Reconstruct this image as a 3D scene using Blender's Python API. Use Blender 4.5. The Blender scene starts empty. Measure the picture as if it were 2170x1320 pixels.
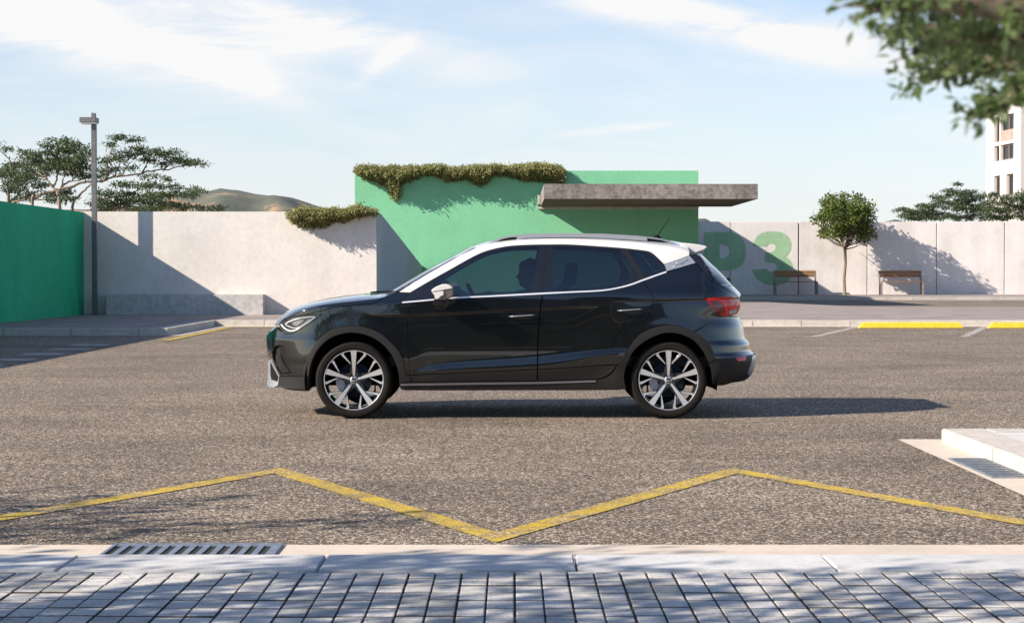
import bpy, bmesh, math, random
import numpy as np
from mathutils import Vector, Matrix, noise
from mathutils.geometry import delaunay_2d_cdt
R = math.radians
random.seed(7)
scn = bpy.context.scene
C = scn.collection

# ---------------------------------------------------------------- camera, sky, sun, exposure
CAMZ = 1.213
F = 4000.0            # focal length in photograph pixels (2170 wide)
PITCH = math.atan(87.0 / F)
cam_d = bpy.data.cameras.new('camera')
cam = bpy.data.objects.new('camera', cam_d)
C.objects.link(cam)
cam.location = (0, 0, CAMZ)
cam.rotation_euler = (math.pi / 2 - PITCH, 0, 0)
cam_d.sensor_width = 36.0
cam_d.lens = F / 2170 * 36
cam_d.clip_end = 6000
cam_d.clip_start = 0.05
cam_d.dof.use_dof = True
cam_d.dof.focus_distance = 15.6
cam_d.dof.aperture_fstop = 16
scn.camera = cam

SUN = Vector((1.0, 0.43, -0.62)).normalized()      # direction the light travels
SUN_ELEV = math.asin(-SUN.z)
SUN_AZ = math.atan2(-SUN.x, -SUN.y)                # clockwise from +Y, where the sun stands
sun_d = bpy.data.lights.new('sun', 'SUN')
sun_d.energy = 5.0
sun_d.angle = R(0.5)
sun_d.color = (1.0, 0.89, 0.76)
sun = bpy.data.objects.new('sun', sun_d)
C.objects.link(sun)
sun.rotation_euler = SUN.to_track_quat('-Z', 'Y').to_euler()
sun.location = (-20, -10, 20)

scn.view_settings.view_transform = 'Standard'
scn.view_settings.look = 'None'
scn.view_settings.exposure = 1.0
scn.view_settings.gamma = 1.0
scn.render.engine = 'CYCLES'
scn.cycles.max_bounces = 8
scn.cycles.transparent_max_bounces = 16
scn.cycles.use_denoising = True

def px_dir(px, py):
    """ray of a photograph pixel with a unit step in Y"""
    a = (px - 1085.0) / F
    b = (660.0 - py) / F
    c, s = math.cos(PITCH), math.sin(PITCH)
    y = c + b * s
    z = -s + b * c
    return a / y, z / y
def P(px, py, D):
    a, z = px_dir(px, py)
    return Vector((a * D, D, CAMZ + z * D))

world = bpy.data.worlds.new('World')
scn.world = world
world.use_nodes = True
wn = world.node_tree.nodes; wl = world.node_tree.links
wn.clear()
def build_sky():
    out = wn.new('ShaderNodeOutputWorld')
    bg = wn.new('ShaderNodeBackground')
    bg.inputs[1].default_value = 0.080
    sky = wn.new('ShaderNodeTexSky')
    sky.sky_type = 'NISHITA'
    sky.sun_disc = False
    sky.sun_elevation = SUN_ELEV
    sky.sun_rotation = SUN_AZ
    sky.air_density = 1.0; sky.dust_density = 0.2; sky.ozone_density = 1.8
    tc = wn.new('ShaderNodeTexCoord')
    sep = wn.new('ShaderNodeSeparateXYZ'); wl.new(tc.outputs['Generated'], sep.inputs[0])
    def mth(op, a, b=None, clamp=False):
        n = wn.new('ShaderNodeMath'); n.operation = op; n.use_clamp = clamp
        for i, v in enumerate((a, b)):
            if v is None: continue
            if isinstance(v, (int, float)): n.inputs[i].default_value = v
            else: wl.new(v, n.inputs[i])
        return n.outputs[0]
    X, Y, Z = sep.outputs
    zz = mth('ADD', mth('MAXIMUM', Z, 0.0), 0.10)
    u = mth('DIVIDE', X, zz); v = mth('DIVIDE', Y, zz)
    cmb = wn.new('ShaderNodeCombineXYZ'); wl.new(u, cmb.inputs[0]); wl.new(v, cmb.inputs[1])
    mp = wn.new('ShaderNodeMapping'); wl.new(cmb.outputs[0], mp.inputs[0])
    mp.inputs['Rotation'].default_value = (0, 0, R(-28)); mp.inputs['Scale'].default_value = (0.55, 0.30, 1)
    n1 = wn.new('ShaderNodeTexNoise'); wl.new(mp.outputs[0], n1.inputs['Vector'])
    n1.inputs['Scale'].default_value = 1.3; n1.inputs['Detail'].default_value = 9; n1.inputs['Roughness'].default_value = 0.62
    n1.inputs['Distortion'].default_value = 0.5
    # cloud banks in azimuth / elevation round the view north
    yy = mth('MAXIMUM', Y, 0.05)
    isf = mth('MULTIPLY', mth('ADD', Y, -0.3), 3.0, True)
    az = mth('DIVIDE', X, yy); el = mth('DIVIDE', Z, yy)
    def bank(px, py, lx, ly, tilt):
        a0 = (px - 1085) / F; e0 = (573 - py) / F
        da = mth('SUBTRACT', az, a0); de = mth('SUBTRACT', el, e0)
        ct, st = math.cos(tilt), math.sin(tilt)
        p = mth('DIVIDE', mth('ADD', mth('MULTIPLY', da, ct), mth('MULTIPLY', de, st)), lx / F)
        q = mth('DIVIDE', mth('SUBTRACT', mth('MULTIPLY', de, ct), mth('MULTIPLY', da, st)), ly / F)
        r2 = mth('ADD', mth('MULTIPLY', p, p), mth('MULTIPLY', q, q))
        return mth('POWER', 2.718, mth('MULTIPLY', r2, -1.0))
    m = bank(230, 90, 360, 78, R(-13))
    for b in ((1440, 35, 300, 42, R(-11)), (1740, 95, 290, 45, R(-13)), (1300, 275, 120, 9, R(6)), (815, 130, 60, 16, R(38)), (440, 140, 150, 30, R(-20)), (60, 30, 170, 40, R(-10)), (620, 60, 420, 60, R(-12))):
        m = mth('ADD', m, bank(*b))
    # streaky wisps
    cm2 = wn.new('ShaderNodeCombineXYZ'); wl.new(az, cm2.inputs[0]); wl.new(el, cm2.inputs[1])
    mp2 = wn.new('ShaderNodeMapping'); wl.new(cm2.outputs[0], mp2.inputs[0])
    mp2.inputs['Rotation'].default_value = (0, 0, R(12)); mp2.inputs['Scale'].default_value = (8, 38, 1)
    n2 = wn.new('ShaderNodeTexNoise'); wl.new(mp2.outputs[0], n2.inputs['Vector'])
    n2.inputs['Scale'].default_value = 1.0; n2.inputs['Detail'].default_value = 10; n2.inputs['Roughness'].default_value = 0.6
    n2.inputs['Distortion'].default_value = 1.1
    wisp = mth('MULTIPLY', mth('SUBTRACT', n2.outputs[0], 0.28), 3.0, True)
    front = mth('MULTIPLY', mth('MULTIPLY', m, wisp), 1.7, True)
    bgw = mth('MULTIPLY', mth('SUBTRACT', n2.outputs[0], 0.36), 1.8, True)
    front = mth('MAXIMUM', front, mth('MULTIPLY', bgw, 0.6))
    gen = mth('MULTIPLY', mth('SUBTRACT', n1.outputs[0], 0.60), 3.5, True)
    cf = mth('ADD', mth('MULTIPLY', front, isf), mth('MULTIPLY', gen, mth('SUBTRACT', 1.0, isf)), True)
    # horizon whitening
    hz = mth('POWER', 2.718, mth('MULTIPLY', mth('MAXIMUM', Z, 0.0), -7.0))
    hz = mth('MULTIPLY', hz, mth('ADD', mth('MULTIPLY', isf, 0.62), 0.20))
    mix0 = wn.new('ShaderNodeMixRGB'); wl.new(hz, mix0.inputs[0]); tint = wn.new('ShaderNodeMixRGB'); tint.blend_type = 'MULTIPLY'; tint.inputs[0].default_value = 1.0; tint.inputs[2].default_value = (0.98, 0.96, 1.05, 1); wl.new(sky.outputs[0], tint.inputs[1]); wl.new(tint.outputs[0], mix0.inputs[1])
    mix0.inputs[2].default_value = (4.7, 5.15, 5.6, 1)
    mix = wn.new('ShaderNodeMixRGB'); wl.new(cf, mix.inputs[0]); wl.new(mix0.outputs[0], mix.inputs[1])
    mix.inputs[2].default_value = (5.95, 5.95, 5.98, 1)
    wl.new(mix.outputs[0], bg.inputs[0]); wl.new(bg.outputs[0], out.inputs[0])
build_sky()

# ---------------------------------------------------------------- helpers
def tag(o, label=None, cat=None, group=None, kind=None):
    if label: o['label'] = label
    if cat: o['category'] = cat
    if group: o['group'] = group
    if kind: o['kind'] = kind
    return o
def empty(name, loc=(0, 0, 0), label=None, cat=None, group=None, rz=0):
    o = bpy.data.objects.new(name, None); C.objects.link(o)
    o.location = loc; o.rotation_euler = (0, 0, rz); o.empty_display_size = 0.2
    return tag(o, label, cat, group)
def link(name, me, parent=None):
    o = bpy.data.objects.new(name, me); C.objects.link(o)
    if parent: o.parent = parent
    return o
def mesh_obj(name, verts, faces, mats, parent=None, midx=None, smooth=False):
    me = bpy.data.meshes.new(name)
    me.from_pydata([tuple(v) for v in verts], [], faces)
    if not isinstance(mats, (list, tuple)): mats = [mats]
    for m in mats: me.materials.append(m)
    if midx: me.polygons.foreach_set('material_index', midx)
    if smooth: me.polygons.foreach_set('use_smooth', [True] * len(me.polygons))
    me.update()
    return link(name, me, parent)
class MB:
    """collects shapes and links them as one mesh object"""
    def __init__(s): s.v = []; s.f = []; s.m = []
    def add(s, verts, faces, mi=0):
        b = len(s.v); s.v += [tuple(v) for v in verts]
        s.f += [tuple(b + i for i in f) for f in faces]; s.m += [mi] * len(faces)
    def box(s, x0, x1, y0, y1, z0, z1, mi=0, bev=0.0):
        if bev <= 0:
            v = [(x, y, z) for z in (z0, z1) for y in (y0, y1) for x in (x0, x1)]
            s.add(v, [(0, 2, 3, 1), (4, 5, 7, 6), (0, 1, 5, 4), (2, 6, 7, 3), (0, 4, 6, 2), (1, 3, 7, 5)], mi)
        else:
            bm = bmesh.new()
            bmesh.ops.create_cube(bm, size=1)
            for q in bm.verts:
                q.co = Vector(((x0 + x1) / 2 + q.co.x * (x1 - x0), (y0 + y1) / 2 + q.co.y * (y1 - y0), (z0 + z1) / 2 + q.co.z * (z1 - z0)))
            bmesh.ops.bevel(bm, geom=list(bm.edges), offset=bev, segments=2, affect='EDGES')
            bm.verts.index_update()
            s.add([q.co[:] for q in bm.verts], [tuple(w.index for w in f.verts) for f in bm.faces], mi)
            bm.free()
    def tube(s, pts, rad, n=8, mi=0, cap=True):
        pts = [Vector(p) for p in pts]
        if not isinstance(rad, (list, tuple)): rad = [rad] * len(pts)
        rings = []
        up = Vector((0.13, 0.2, 1)).normalized()
        for i, p in enumerate(pts):
            t = (pts[min(i + 1, len(pts) - 1)] - pts[max(i - 1, 0)])
            if t.length < 1e-9: t = Vector((0, 0, 1))
            t.normalize()
            a = t.cross(up)
            if a.length < 1e-3: a = t.cross(Vector((1, 0, 0)))
            a.normalize(); b = t.cross(a); up = (-b if False else up)
            rings.append([p + (a * math.cos(k * 2 * math.pi / n) + b * math.sin(k * 2 * math.pi / n)) * rad[i] for k in range(n)])
        v = [q for r in rings for q in r]; f = []
        for i in range(len(pts) - 1):
            for k in range(n):
                k2 = (k + 1) % n
                f.append((i * n + k, i * n + k2, (i + 1) * n + k2, (i + 1) * n + k))
        if cap:
            f.append(tuple(range(n))); f.append(tuple((len(pts) - 1) * n + k for k in reversed(range(n))))
        s.add(v, f, mi)
    def prism(s, poly, a0, a1, axis='y', mi=0):
        """polygon of 2-D points extruded along an axis: 'y': (x,z); 'z': (x,y); 'x': (y,z)"""
        def mk(p, a):
            return {'y': (p[0], a, p[1]), 'z': (p[0], p[1], a), 'x': (a, p[0], p[1])}[axis]
        n = len(poly)
        v = [mk(p, a0) for p in poly] + [mk(p, a1) for p in poly]
        s.add(v, [tuple(range(n)), tuple(reversed(range(n, 2 * n)))] + [(i, i + n, (i + 1) % n + n, (i + 1) % n) for i in range(n)], mi)
    def build(s, name, mats, parent=None, smooth=False, fix=True):
        o = mesh_obj(name, s.v, s.f, mats, parent, s.m, smooth)
        if fix:
            bm = bmesh.new(); bm.from_mesh(o.data)
            bmesh.ops.recalc_face_normals(bm, faces=bm.faces); bm.to_mesh(o.data); bm.free()
        return o

# ---------------------------------------------------------------- materials
class Mat:
    def __init__(s, name):
        s.m = bpy.data.materials.new(name); s.m.use_nodes = True
        s.n = s.m.node_tree.nodes; s.l = s.m.node_tree.links; s.n.clear()
        s.out = s.n.new('ShaderNodeOutputMaterial')
        s.b = s.n.new('ShaderNodeBsdfPrincipled'); s.l.new(s.b.outputs[0], s.out.inputs[0])
        s.tc = s.n.new('ShaderNodeTexCoord'); s.geo = s.n.new('ShaderNodeNewGeometry')
        s.pos = s.geo.outputs['Position']
    def set(s, **k):
        for a, v in k.items():
            s.b.inputs[a.replace('_', ' ')].default_value = v
        return s
    def mapping(s, scale=(1, 1, 1), rot=(0, 0, 0), src=None):
        n = s.n.new('ShaderNodeMapping'); s.l.new(src or s.pos, n.inputs[0])
        n.inputs['Scale'].default_value = scale; n.inputs['Rotation'].default_value = rot
        return n.outputs[0]
    def noise(s, scale, detail=4, rough=0.55, src=None, dist=0):
        n = s.n.new('ShaderNodeTexNoise'); s.l.new(src or s.pos, n.inputs['Vector'])
        n.inputs['Scale'].default_value = scale; n.inputs['Detail'].default_value = detail
        n.inputs['Roughness'].default_value = rough; n.inputs['Distortion'].default_value = dist
        return n.outputs[0]
    def vor(s, scale, feature='F1', out='Distance', src=None, rnd=1.0):
        n = s.n.new('ShaderNodeTexVoronoi'); n.feature = feature
        s.l.new(src or s.pos, n.inputs['Vector']); n.inputs['Scale'].default_value = scale
        n.inputs['Randomness'].default_value = rnd
        return n.outputs[out]
    def ramp(s, fac, stops, interp='LINEAR'):
        n = s.n.new('ShaderNodeValToRGB'); s.l.new(fac, n.inputs[0]); n.color_ramp.interpolation = interp
        el = n.color_ramp.elements
        while len(el) < len(stops): el.new(0.5)
        for e, (p, c) in zip(el, stops):
            e.position = p; e.color = (c if isinstance(c, tuple) else (c, c, c)) + (1,)
        return n.outputs[0]
    def mix(s, fac, a, b, mode='MIX'):
        n = s.n.new('ShaderNodeMixRGB'); n.blend_type = mode
        for i, v in enumerate((fac, a, b)):
            if isinstance(v, (int, float)): n.inputs[i].default_value = v if i == 0 else (v, v, v, 1)
            elif isinstance(v, tuple): n.inputs[i].default_value = v + (1,) if len(v) == 3 else v
            else: s.l.new(v, n.inputs[i])
        return n.outputs[0]
    def math(s, op, a, b=0.0, clamp=False):
        n = s.n.new('ShaderNodeMath'); n.operation = op; n.use_clamp = clamp
        for i, v in enumerate((a, b)):
            if isinstance(v, (int, float)): n.inputs[i].default_value = v
            else: s.l.new(v, n.inputs[i])
        return n.outputs[0]
    def col(s, c):
        if isinstance(c, tuple): s.b.inputs['Base Color'].default_value = c + (1,)
        else: s.l.new(c, s.b.inputs['Base Color'])
        return s
    def bump(s, h, strength=0.4, dist=0.01, prev=None):
        n = s.n.new('ShaderNodeBump'); n.inputs['Strength'].default_value = strength
        n.inputs['Distance'].default_value = dist
        s.l.new(h, n.inputs['Height'])
        if prev: s.l.new(prev, n.inputs['Normal'])
        s.l.new(n.outputs[0], s.b.inputs['Normal'])
        return n.outputs[0]
    def rough(s, r):
        if isinstance(r, (int, float)): s.b.inputs['Roughness'].default_value = r
        else: s.l.new(r, s.b.inputs['Roughness'])
        return s

def plain(name, col, rough=0.5, metal=0.0, coat=0.0, spec=0.5, var=0.0, vs=6.0):
    m = Mat(name)
    if var > 0:
        n = m.noise(vs, 5)
        m.col(m.ramp(n, [(0.3, tuple(c * (1 - var) for c in col)), (0.7, tuple(min(1, c * (1 + var)) for c in col))]))
    else: m.col(col)
    m.set(Roughness=rough, Metallic=metal, Coat_Weight=coat)
    m.b.inputs['Specular IOR Level'].default_value = spec
    if coat: m.b.inputs['Coat Roughness'].default_value = 0.03
    return m.m

def asphalt_nodes(m, base=1.0):
    """coarse exposed-aggregate asphalt: colour and height"""
    warp = m.n.new('ShaderNodeVectorMath'); warp.operation = 'ADD'
    c1 = m.vor(84, out='Color')
    d1e = m.vor(84, 'DISTANCE_TO_EDGE')
    sep = m.n.new('ShaderNodeSeparateColor'); m.l.new(c1, sep.inputs[0])
    stone = m.ramp(sep.outputs[0], [(0.0, (0.03, 0.024, 0.019)), (0.35, (0.15, 0.125, 0.10)), (0.7, (0.31, 0.26, 0.205)), (1.0, (0.85, 0.76, 0.62))])
    fine = m.noise(230, 3, 0.7)
    stone = m.mix(0.45, stone, m.ramp(fine, [(0.3, 0.08), (0.7, 0.5)]), 'MULTIPLY')
    stone = m.mix(1.0, stone, (1.56, 1.45, 1.35), 'MULTIPLY')
    gap = m.ramp(d1e, [(0.0, 0.0), (0.12, 1.0)])
    colr = m.mix(gap, (0.045, 0.038, 0.034), stone)
    patch = m.ramp(m.noise(0.55, 6, 0.62), [(0.28, 0.66), (0.50, 0.98), (0.75, 1.22)])
    colr = m.mix(1.0, colr, patch, 'MULTIPLY')
    st = m.ramp(m.noise(1.0, 5, 0.6, m.mapping((0.25, 2.2, 1))), [(0.33, 0.84), (0.6, 1.05)])
    colr = m.mix(1.0, colr, st, 'MULTIPLY')
    crk = m.ramp(m.vor(0.16, 'DISTANCE_TO_EDGE', src=m.mix(0.12, m.pos, m.n[-1].outputs[0] if False else m.noise_vec(1.4))), [(0.0, 0.72), (0.003, 1.0)])
    colr = m.mix(1.0, colr, crk, 'MULTIPLY')
    h = m.mix(0.35, m.ramp(d1e, [(0.0, 0.0), (0.35, 1.0)]), m.ramp(fine, [(0.2, 0.0), (0.8, 1.0)]))
    return colr, h
def _nv(s, scale):
    n = s.n.new('ShaderNodeTexNoise'); s.l.new(s.pos, n.inputs['Vector']); n.inputs['Scale'].default_value = scale
    n.inputs['Detail'].default_value = 4
    return n.outputs['Color']
Mat.noise_vec = _nv

def mat_asphalt():
    m = Mat('coarse_asphalt'); c, h = asphalt_nodes(m)
    m.col(c); m.bump(h, 0.85, 0.006); m.rough(0.85)
    m.b.inputs['Specular IOR Level'].default_value = 0.3
    return m.m
def mat_road_paint(name, col, wear, keep=0.5):
    m = Mat(name); c, h = asphalt_nodes(m)
    w = m.noise(150, 4, 0.8); w2 = m.noise(5, 5, 0.6)
    t = m.math('ADD', m.math('SUBTRACT', m.math('MULTIPLY', w, 2.2), 0.6), m.math('MULTIPLY', m.math('SUBTRACT', w2, 0.5), 0.9))
    k = m.ramp(t, [(wear - 0.03, 0.0), (wear + 0.03, 1.0)])
    shade = m.mix(0.35, col, m.mix(1.0, c, 3.0, 'MULTIPLY'), 'MULTIPLY')
    m.col(m.mix(k, c, m.mix(keep, col, shade)))
    m.bump(h, 0.7, 0.005); m.rough(0.75)
    return m.m
def mat_concrete(name, col, var=0.16, fine=0.10, pits=0.5, bscale=40, bumpd=0.004, green=None, streak=True):
    m = Mat(name)
    a = m.noise(0.8, 8, 0.62)
    b = m.noise(9, 6, 0.65)
    c = m.noise(60, 4, 0.7)
    lo = tuple(x * (1 - var) for x in col); hi = tuple(min(1, x * (1 + var * 0.6)) for x in col)
    k = m.ramp(a, [(0.30, lo), (0.50, col), (0.72, hi)])
    k = m.mix(1.0, k, m.ramp(b, [(0.28, 1 - fine * 1.6), (0.6, 1.0), (0.8, 1 + fine * .4)]), 'MULTIPLY')
    k = m.mix(1.0, k, m.ramp(c, [(0.28, 1 - fine * 1.8), (0.5, 1.0), (0.75, 1 + fine * .6)]), 'MULTIPLY')
    if streak:
        s = m.noise(1.0, 6, 0.6, m.mapping((1.6, 1.6, 0.16)))
        k = m.mix(1.0, k, m.ramp(s, [(0.33, 1 - var * 0.7), (0.55, 1.0)]), 'MULTIPLY')
    pit = m.ramp(m.vor(4.5), [(0.045, 1.0 - pits), (0.075, 1.0)])
    sel = m.ramp(m.noise(2.3, 2), [(0.50, 1.0), (0.56, 0.0)])
    pit = m.mix(sel, pit, 1.0)
    k = m.mix(1.0, k, pit, 'MULTIPLY')
    m.col(k)
    m.bump(m.mix(0.5, c, b), 0.5, bumpd); m.rough(0.88)
    m.b.inputs['Specular IOR Level'].default_value = 0.25
    return m.m
def mat_leaf(name, dark, light, trans=0.25):
    m = Mat(name)
    oi = m.n.new('ShaderNodeObjectInfo')
    n = m.noise(3.0, 3, 0.6); n2 = m.noise(40.0, 2, 0.6)
    t = m.mix(0.55, n, n2)
    m.col(m.ramp(t, [(0.34, dark), (0.66, light)])); m.rough(0.55)
    m.b.inputs['Specular IOR Level'].default_value = 0.35
    tr = m.n.new('ShaderNodeBsdfTranslucent'); tr.inputs[0].default_value = tuple(min(1, c * 1.3) for c in light) + (1,)
    mx = m.n.new('ShaderNodeMixShader'); mx.inputs[0].default_value = trans
    m.l.new(m.b.outputs[0], mx.inputs[1]); m.l.new(tr.outputs[0], mx.inputs[2]); m.l.new(mx.outputs[0], m.out.inputs[0])
    return m.m
def mat_bricks(name, c1, c2, mortar, sx, sy, msize=0.02, var=0.3, rot=0.0, bumpd=0.003):
    m = Mat(name)
    n = m.n.new('ShaderNodeTexBrick')
    m.l.new(m.mapping((1, 1, 1), (0, 0, rot)), n.inputs['Vector'])
    n.inputs['Scale'].default_value = 1.0
    n.inputs['Brick Width'].default_value = sx; n.inputs['Row Height'].default_value = sy
    n.inputs['Mortar Size'].default_value = msize; n.inputs['Color1'].default_value = c1 + (1,)
    n.inputs['Color2'].default_value = c2 + (1,); n.inputs['Mortar'].default_value = mortar + (1,)
    k = m.mix(1.0, n.outputs[0], m.ramp(m.noise(1.1, 6, 0.6), [(0.3, 1 - var), (0.7, 1 + var * 0.5)]), 'MULTIPLY')
    k = m.mix(1.0, k, m.ramp(m.noise(30, 4, 0.7), [(0.3, 0.85), (0.7, 1.1)]), 'MULTIPLY')
    m.col(k); m.rough(0.85)
    m.bump(m.ramp(n.outputs['Fac'], [(0.0, 1.0), (1.0, 0.0)]), 0.6, bumpd)
    return m.m

M = {}
M['asphalt'] = mat_asphalt()
M['yellow_line'] = mat_road_paint('worn_yellow_paint', (0.56, 0.385, 0.010), 0.472, 0.35)
M['yellow_thin'] = mat_road_paint('faded_yellow_paint', (0.52, 0.37, 0.03), 0.40, 0.6)
M['white_line'] = mat_road_paint('worn_white_paint', (0.52, 0.49, 0.46), 0.50, 0.4)
M['wall'] = mat_concrete('pale_rendered_concrete', (0.70, 0.655, 0.61), 0.07, 0.07, 0.5)
M['wall_far'] = mat_concrete('panel_concrete', (0.70, 0.66, 0.635), 0.13, 0.06, 0.35)
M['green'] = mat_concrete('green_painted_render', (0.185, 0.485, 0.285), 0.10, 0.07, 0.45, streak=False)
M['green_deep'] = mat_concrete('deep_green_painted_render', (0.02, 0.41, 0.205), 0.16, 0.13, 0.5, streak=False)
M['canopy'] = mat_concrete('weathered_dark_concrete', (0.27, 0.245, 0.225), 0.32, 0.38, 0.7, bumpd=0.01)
M['canopy_under'] = mat_concrete('dark_soffit', (0.11, 0.075, 0.06), 0.25, 0.15, 0.4)  # canopy underside, darker and browner than its edges
M['curb'] = mat_concrete('curb_concrete', (0.52, 0.48, 0.43), 0.16, 0.16, 0.5, bumpd=0.006, streak=False)
M['granite'] = mat_concrete('granite_curb', (0.53, 0.53, 0.525), 0.14, 0.10, 0.3, streak=False)
M['gutter'] = mat_concrete('smooth_gutter_concrete', (0.55, 0.48, 0.40), 0.10, 0.06, 0.3, streak=False)
M['plinth'] = mat_concrete('rough_grey_plinth', (0.56, 0.54, 0.52), 0.12, 0.2, 0.6)
M['paver'] = mat_concrete('grey_pavers', (0.52, 0.505, 0.48), 0.26, 0.2, 0.5, bumpd=0.006, streak=False)
M['paver_dark'] = mat_concrete('grey_pavers_dark', (0.41, 0.405, 0.39), 0.3, 0.24, 0.5, bumpd=0.006, streak=False)
M['paver_light'] = mat_concrete('grey_pavers_pale', (0.60, 0.575, 0.54), 0.26, 0.2, 0.5, bumpd=0.006, streak=False)
M['joint'] = mat_concrete('sandy_joint', (0.12, 0.102, 0.085), 0.3, 0.3, 0.5, streak=False)
M['walk_left'] = mat_bricks('small_brick_paving', (0.33, 0.27, 0.235), (0.27, 0.225, 0.21), (0.16, 0.135, 0.12), 0.22, 0.11, 0.008)
M['walk_right'] = mat_bricks('pink_brick_paving', (0.47, 0.40, 0.38), (0.38, 0.335, 0.35), (0.28, 0.24, 0.23), 0.30, 0.15, 0.012)
M['letter'] = mat_concrete('green_stencil_paint', (0.33, 0.52, 0.32), 0.15, 0.10, 0.35)
M['letter'].name = 'stencil_green'
M['stop'] = plain('yellow_rubber', (0.78, 0.50, 0.035), 0.55, var=0.12, vs=14)
M['iron'] = plain('galvanised_iron', (0.33, 0.36, 0.40), 0.42, 0.85, var=0.3, vs=25)
M['dark'] = plain('drain_dark', (0.012, 0.011, 0.010), 0.9)
M['metal_grey'] = plain('weathered_grey_metal', (0.15, 0.145, 0.15), 0.5, 0.3, var=0.15, vs=9)
M['metal_brown'] = plain('brown_painted_metal', (0.22, 0.19, 0.18), 0.55, 0.3, var=0.15, vs=9)
M['bark'] = mat_concrete('bark', (0.27, 0.20, 0.14), 0.3, 0.3, 0.4)
M['bark_dark'] = mat_concrete('dark_bark', (0.19, 0.145, 0.11), 0.3, 0.3, 0.4)
M['bark_pale'] = mat_concrete('pale_bark', (0.26, 0.205, 0.15), 0.3, 0.3, 0.4)
M['leaf_acacia'] = mat_leaf('feathery_leaves', (0.020, 0.036, 0.016), (0.10, 0.14, 0.06), 0.2)
M['leaf_round'] = mat_leaf('glossy_leaves', (0.026, 0.046, 0.008), (0.16, 0.20, 0.04), 0.2)
M['leaf_vine'] = mat_leaf('trailing_leaves', (0.055, 0.068, 0.022), (0.33, 0.32, 0.12), 0.2)
M['leaf_near'] = mat_leaf('near_leaves', (0.020, 0.047, 0.022), (0.17, 0.23, 0.085), 0.4)

# ---------------------------------------------------------------- ground, roads, pavements
def sheet(name, pts, z, mat, label_kind='structure'):
    o = mesh_obj(name, [(x, y, z) for x, y in pts], [tuple(range(len(pts)))], mat)
    o['kind'] = label_kind
    return o
def slab(name, pts, z0, z1, mat, kind='structure'):
    mb = MB(); mb.prism(pts, z0, z1, 'z'); o = mb.build(name, mat); o['kind'] = kind; return o

sheet('ground', [(-3000, -3000), (3000, -3000), (3000, 3000), (-3000, 3000)], -0.012, M['asphalt'])
# the car park, one sheet of coarse asphalt
sheet('road', [(-60, 7.2), (60, 7.2), (60, 90), (-60, 90)], 0.0, M['asphalt'])

# yellow zigzag
def band(pts, w):
    """offset polyline to a strip"""
    L = []; Rr = []
    for i, p in enumerate(pts):
        p = Vector(p)
        d0 = (p - Vector(pts[i - 1])).normalized() if i else None
        d1 = (Vector(pts[i + 1]) - p).normalized() if i < len(pts) - 1 else None
        if d0 is None: n = Vector((-d1.y, d1.x)); k = 1
        elif d1 is None: n = Vector((-d0.y, d0.x)); k = 1
        else:
            n0 = Vector((-d0.y, d0.x)); n1 = Vector((-d1.y, d1.x)); n = (n0 + n1).normalized(); k = 1 / max(0.4, n.dot(n0))
        L.append(p + n * w / 2 * k); Rr.append(p - n * w / 2 * k)
    return L, Rr
def strip(name, pts, w, z, mat):
    L, Rr = band(pts, w)
    v = [(q.x, q.y, z) for q in L] + [(q.x, q.y, z) for q in Rr]; n = len(pts)
    return mesh_obj(name, v, [(n + i, n + i + 1, i + 1, i) for i in range(n - 1)], mat)
zz = []
for i in range(-3, 4):
    zz.append((-0.068 + i * 2.765, 8.55)); zz.append((-0.035 + (i + 0.5) * 2.765, 11.40))
o = strip('zigzag_line', zz, 0.14, 0.004, M['yellow_line']); tag(o, kind='structure')

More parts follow.
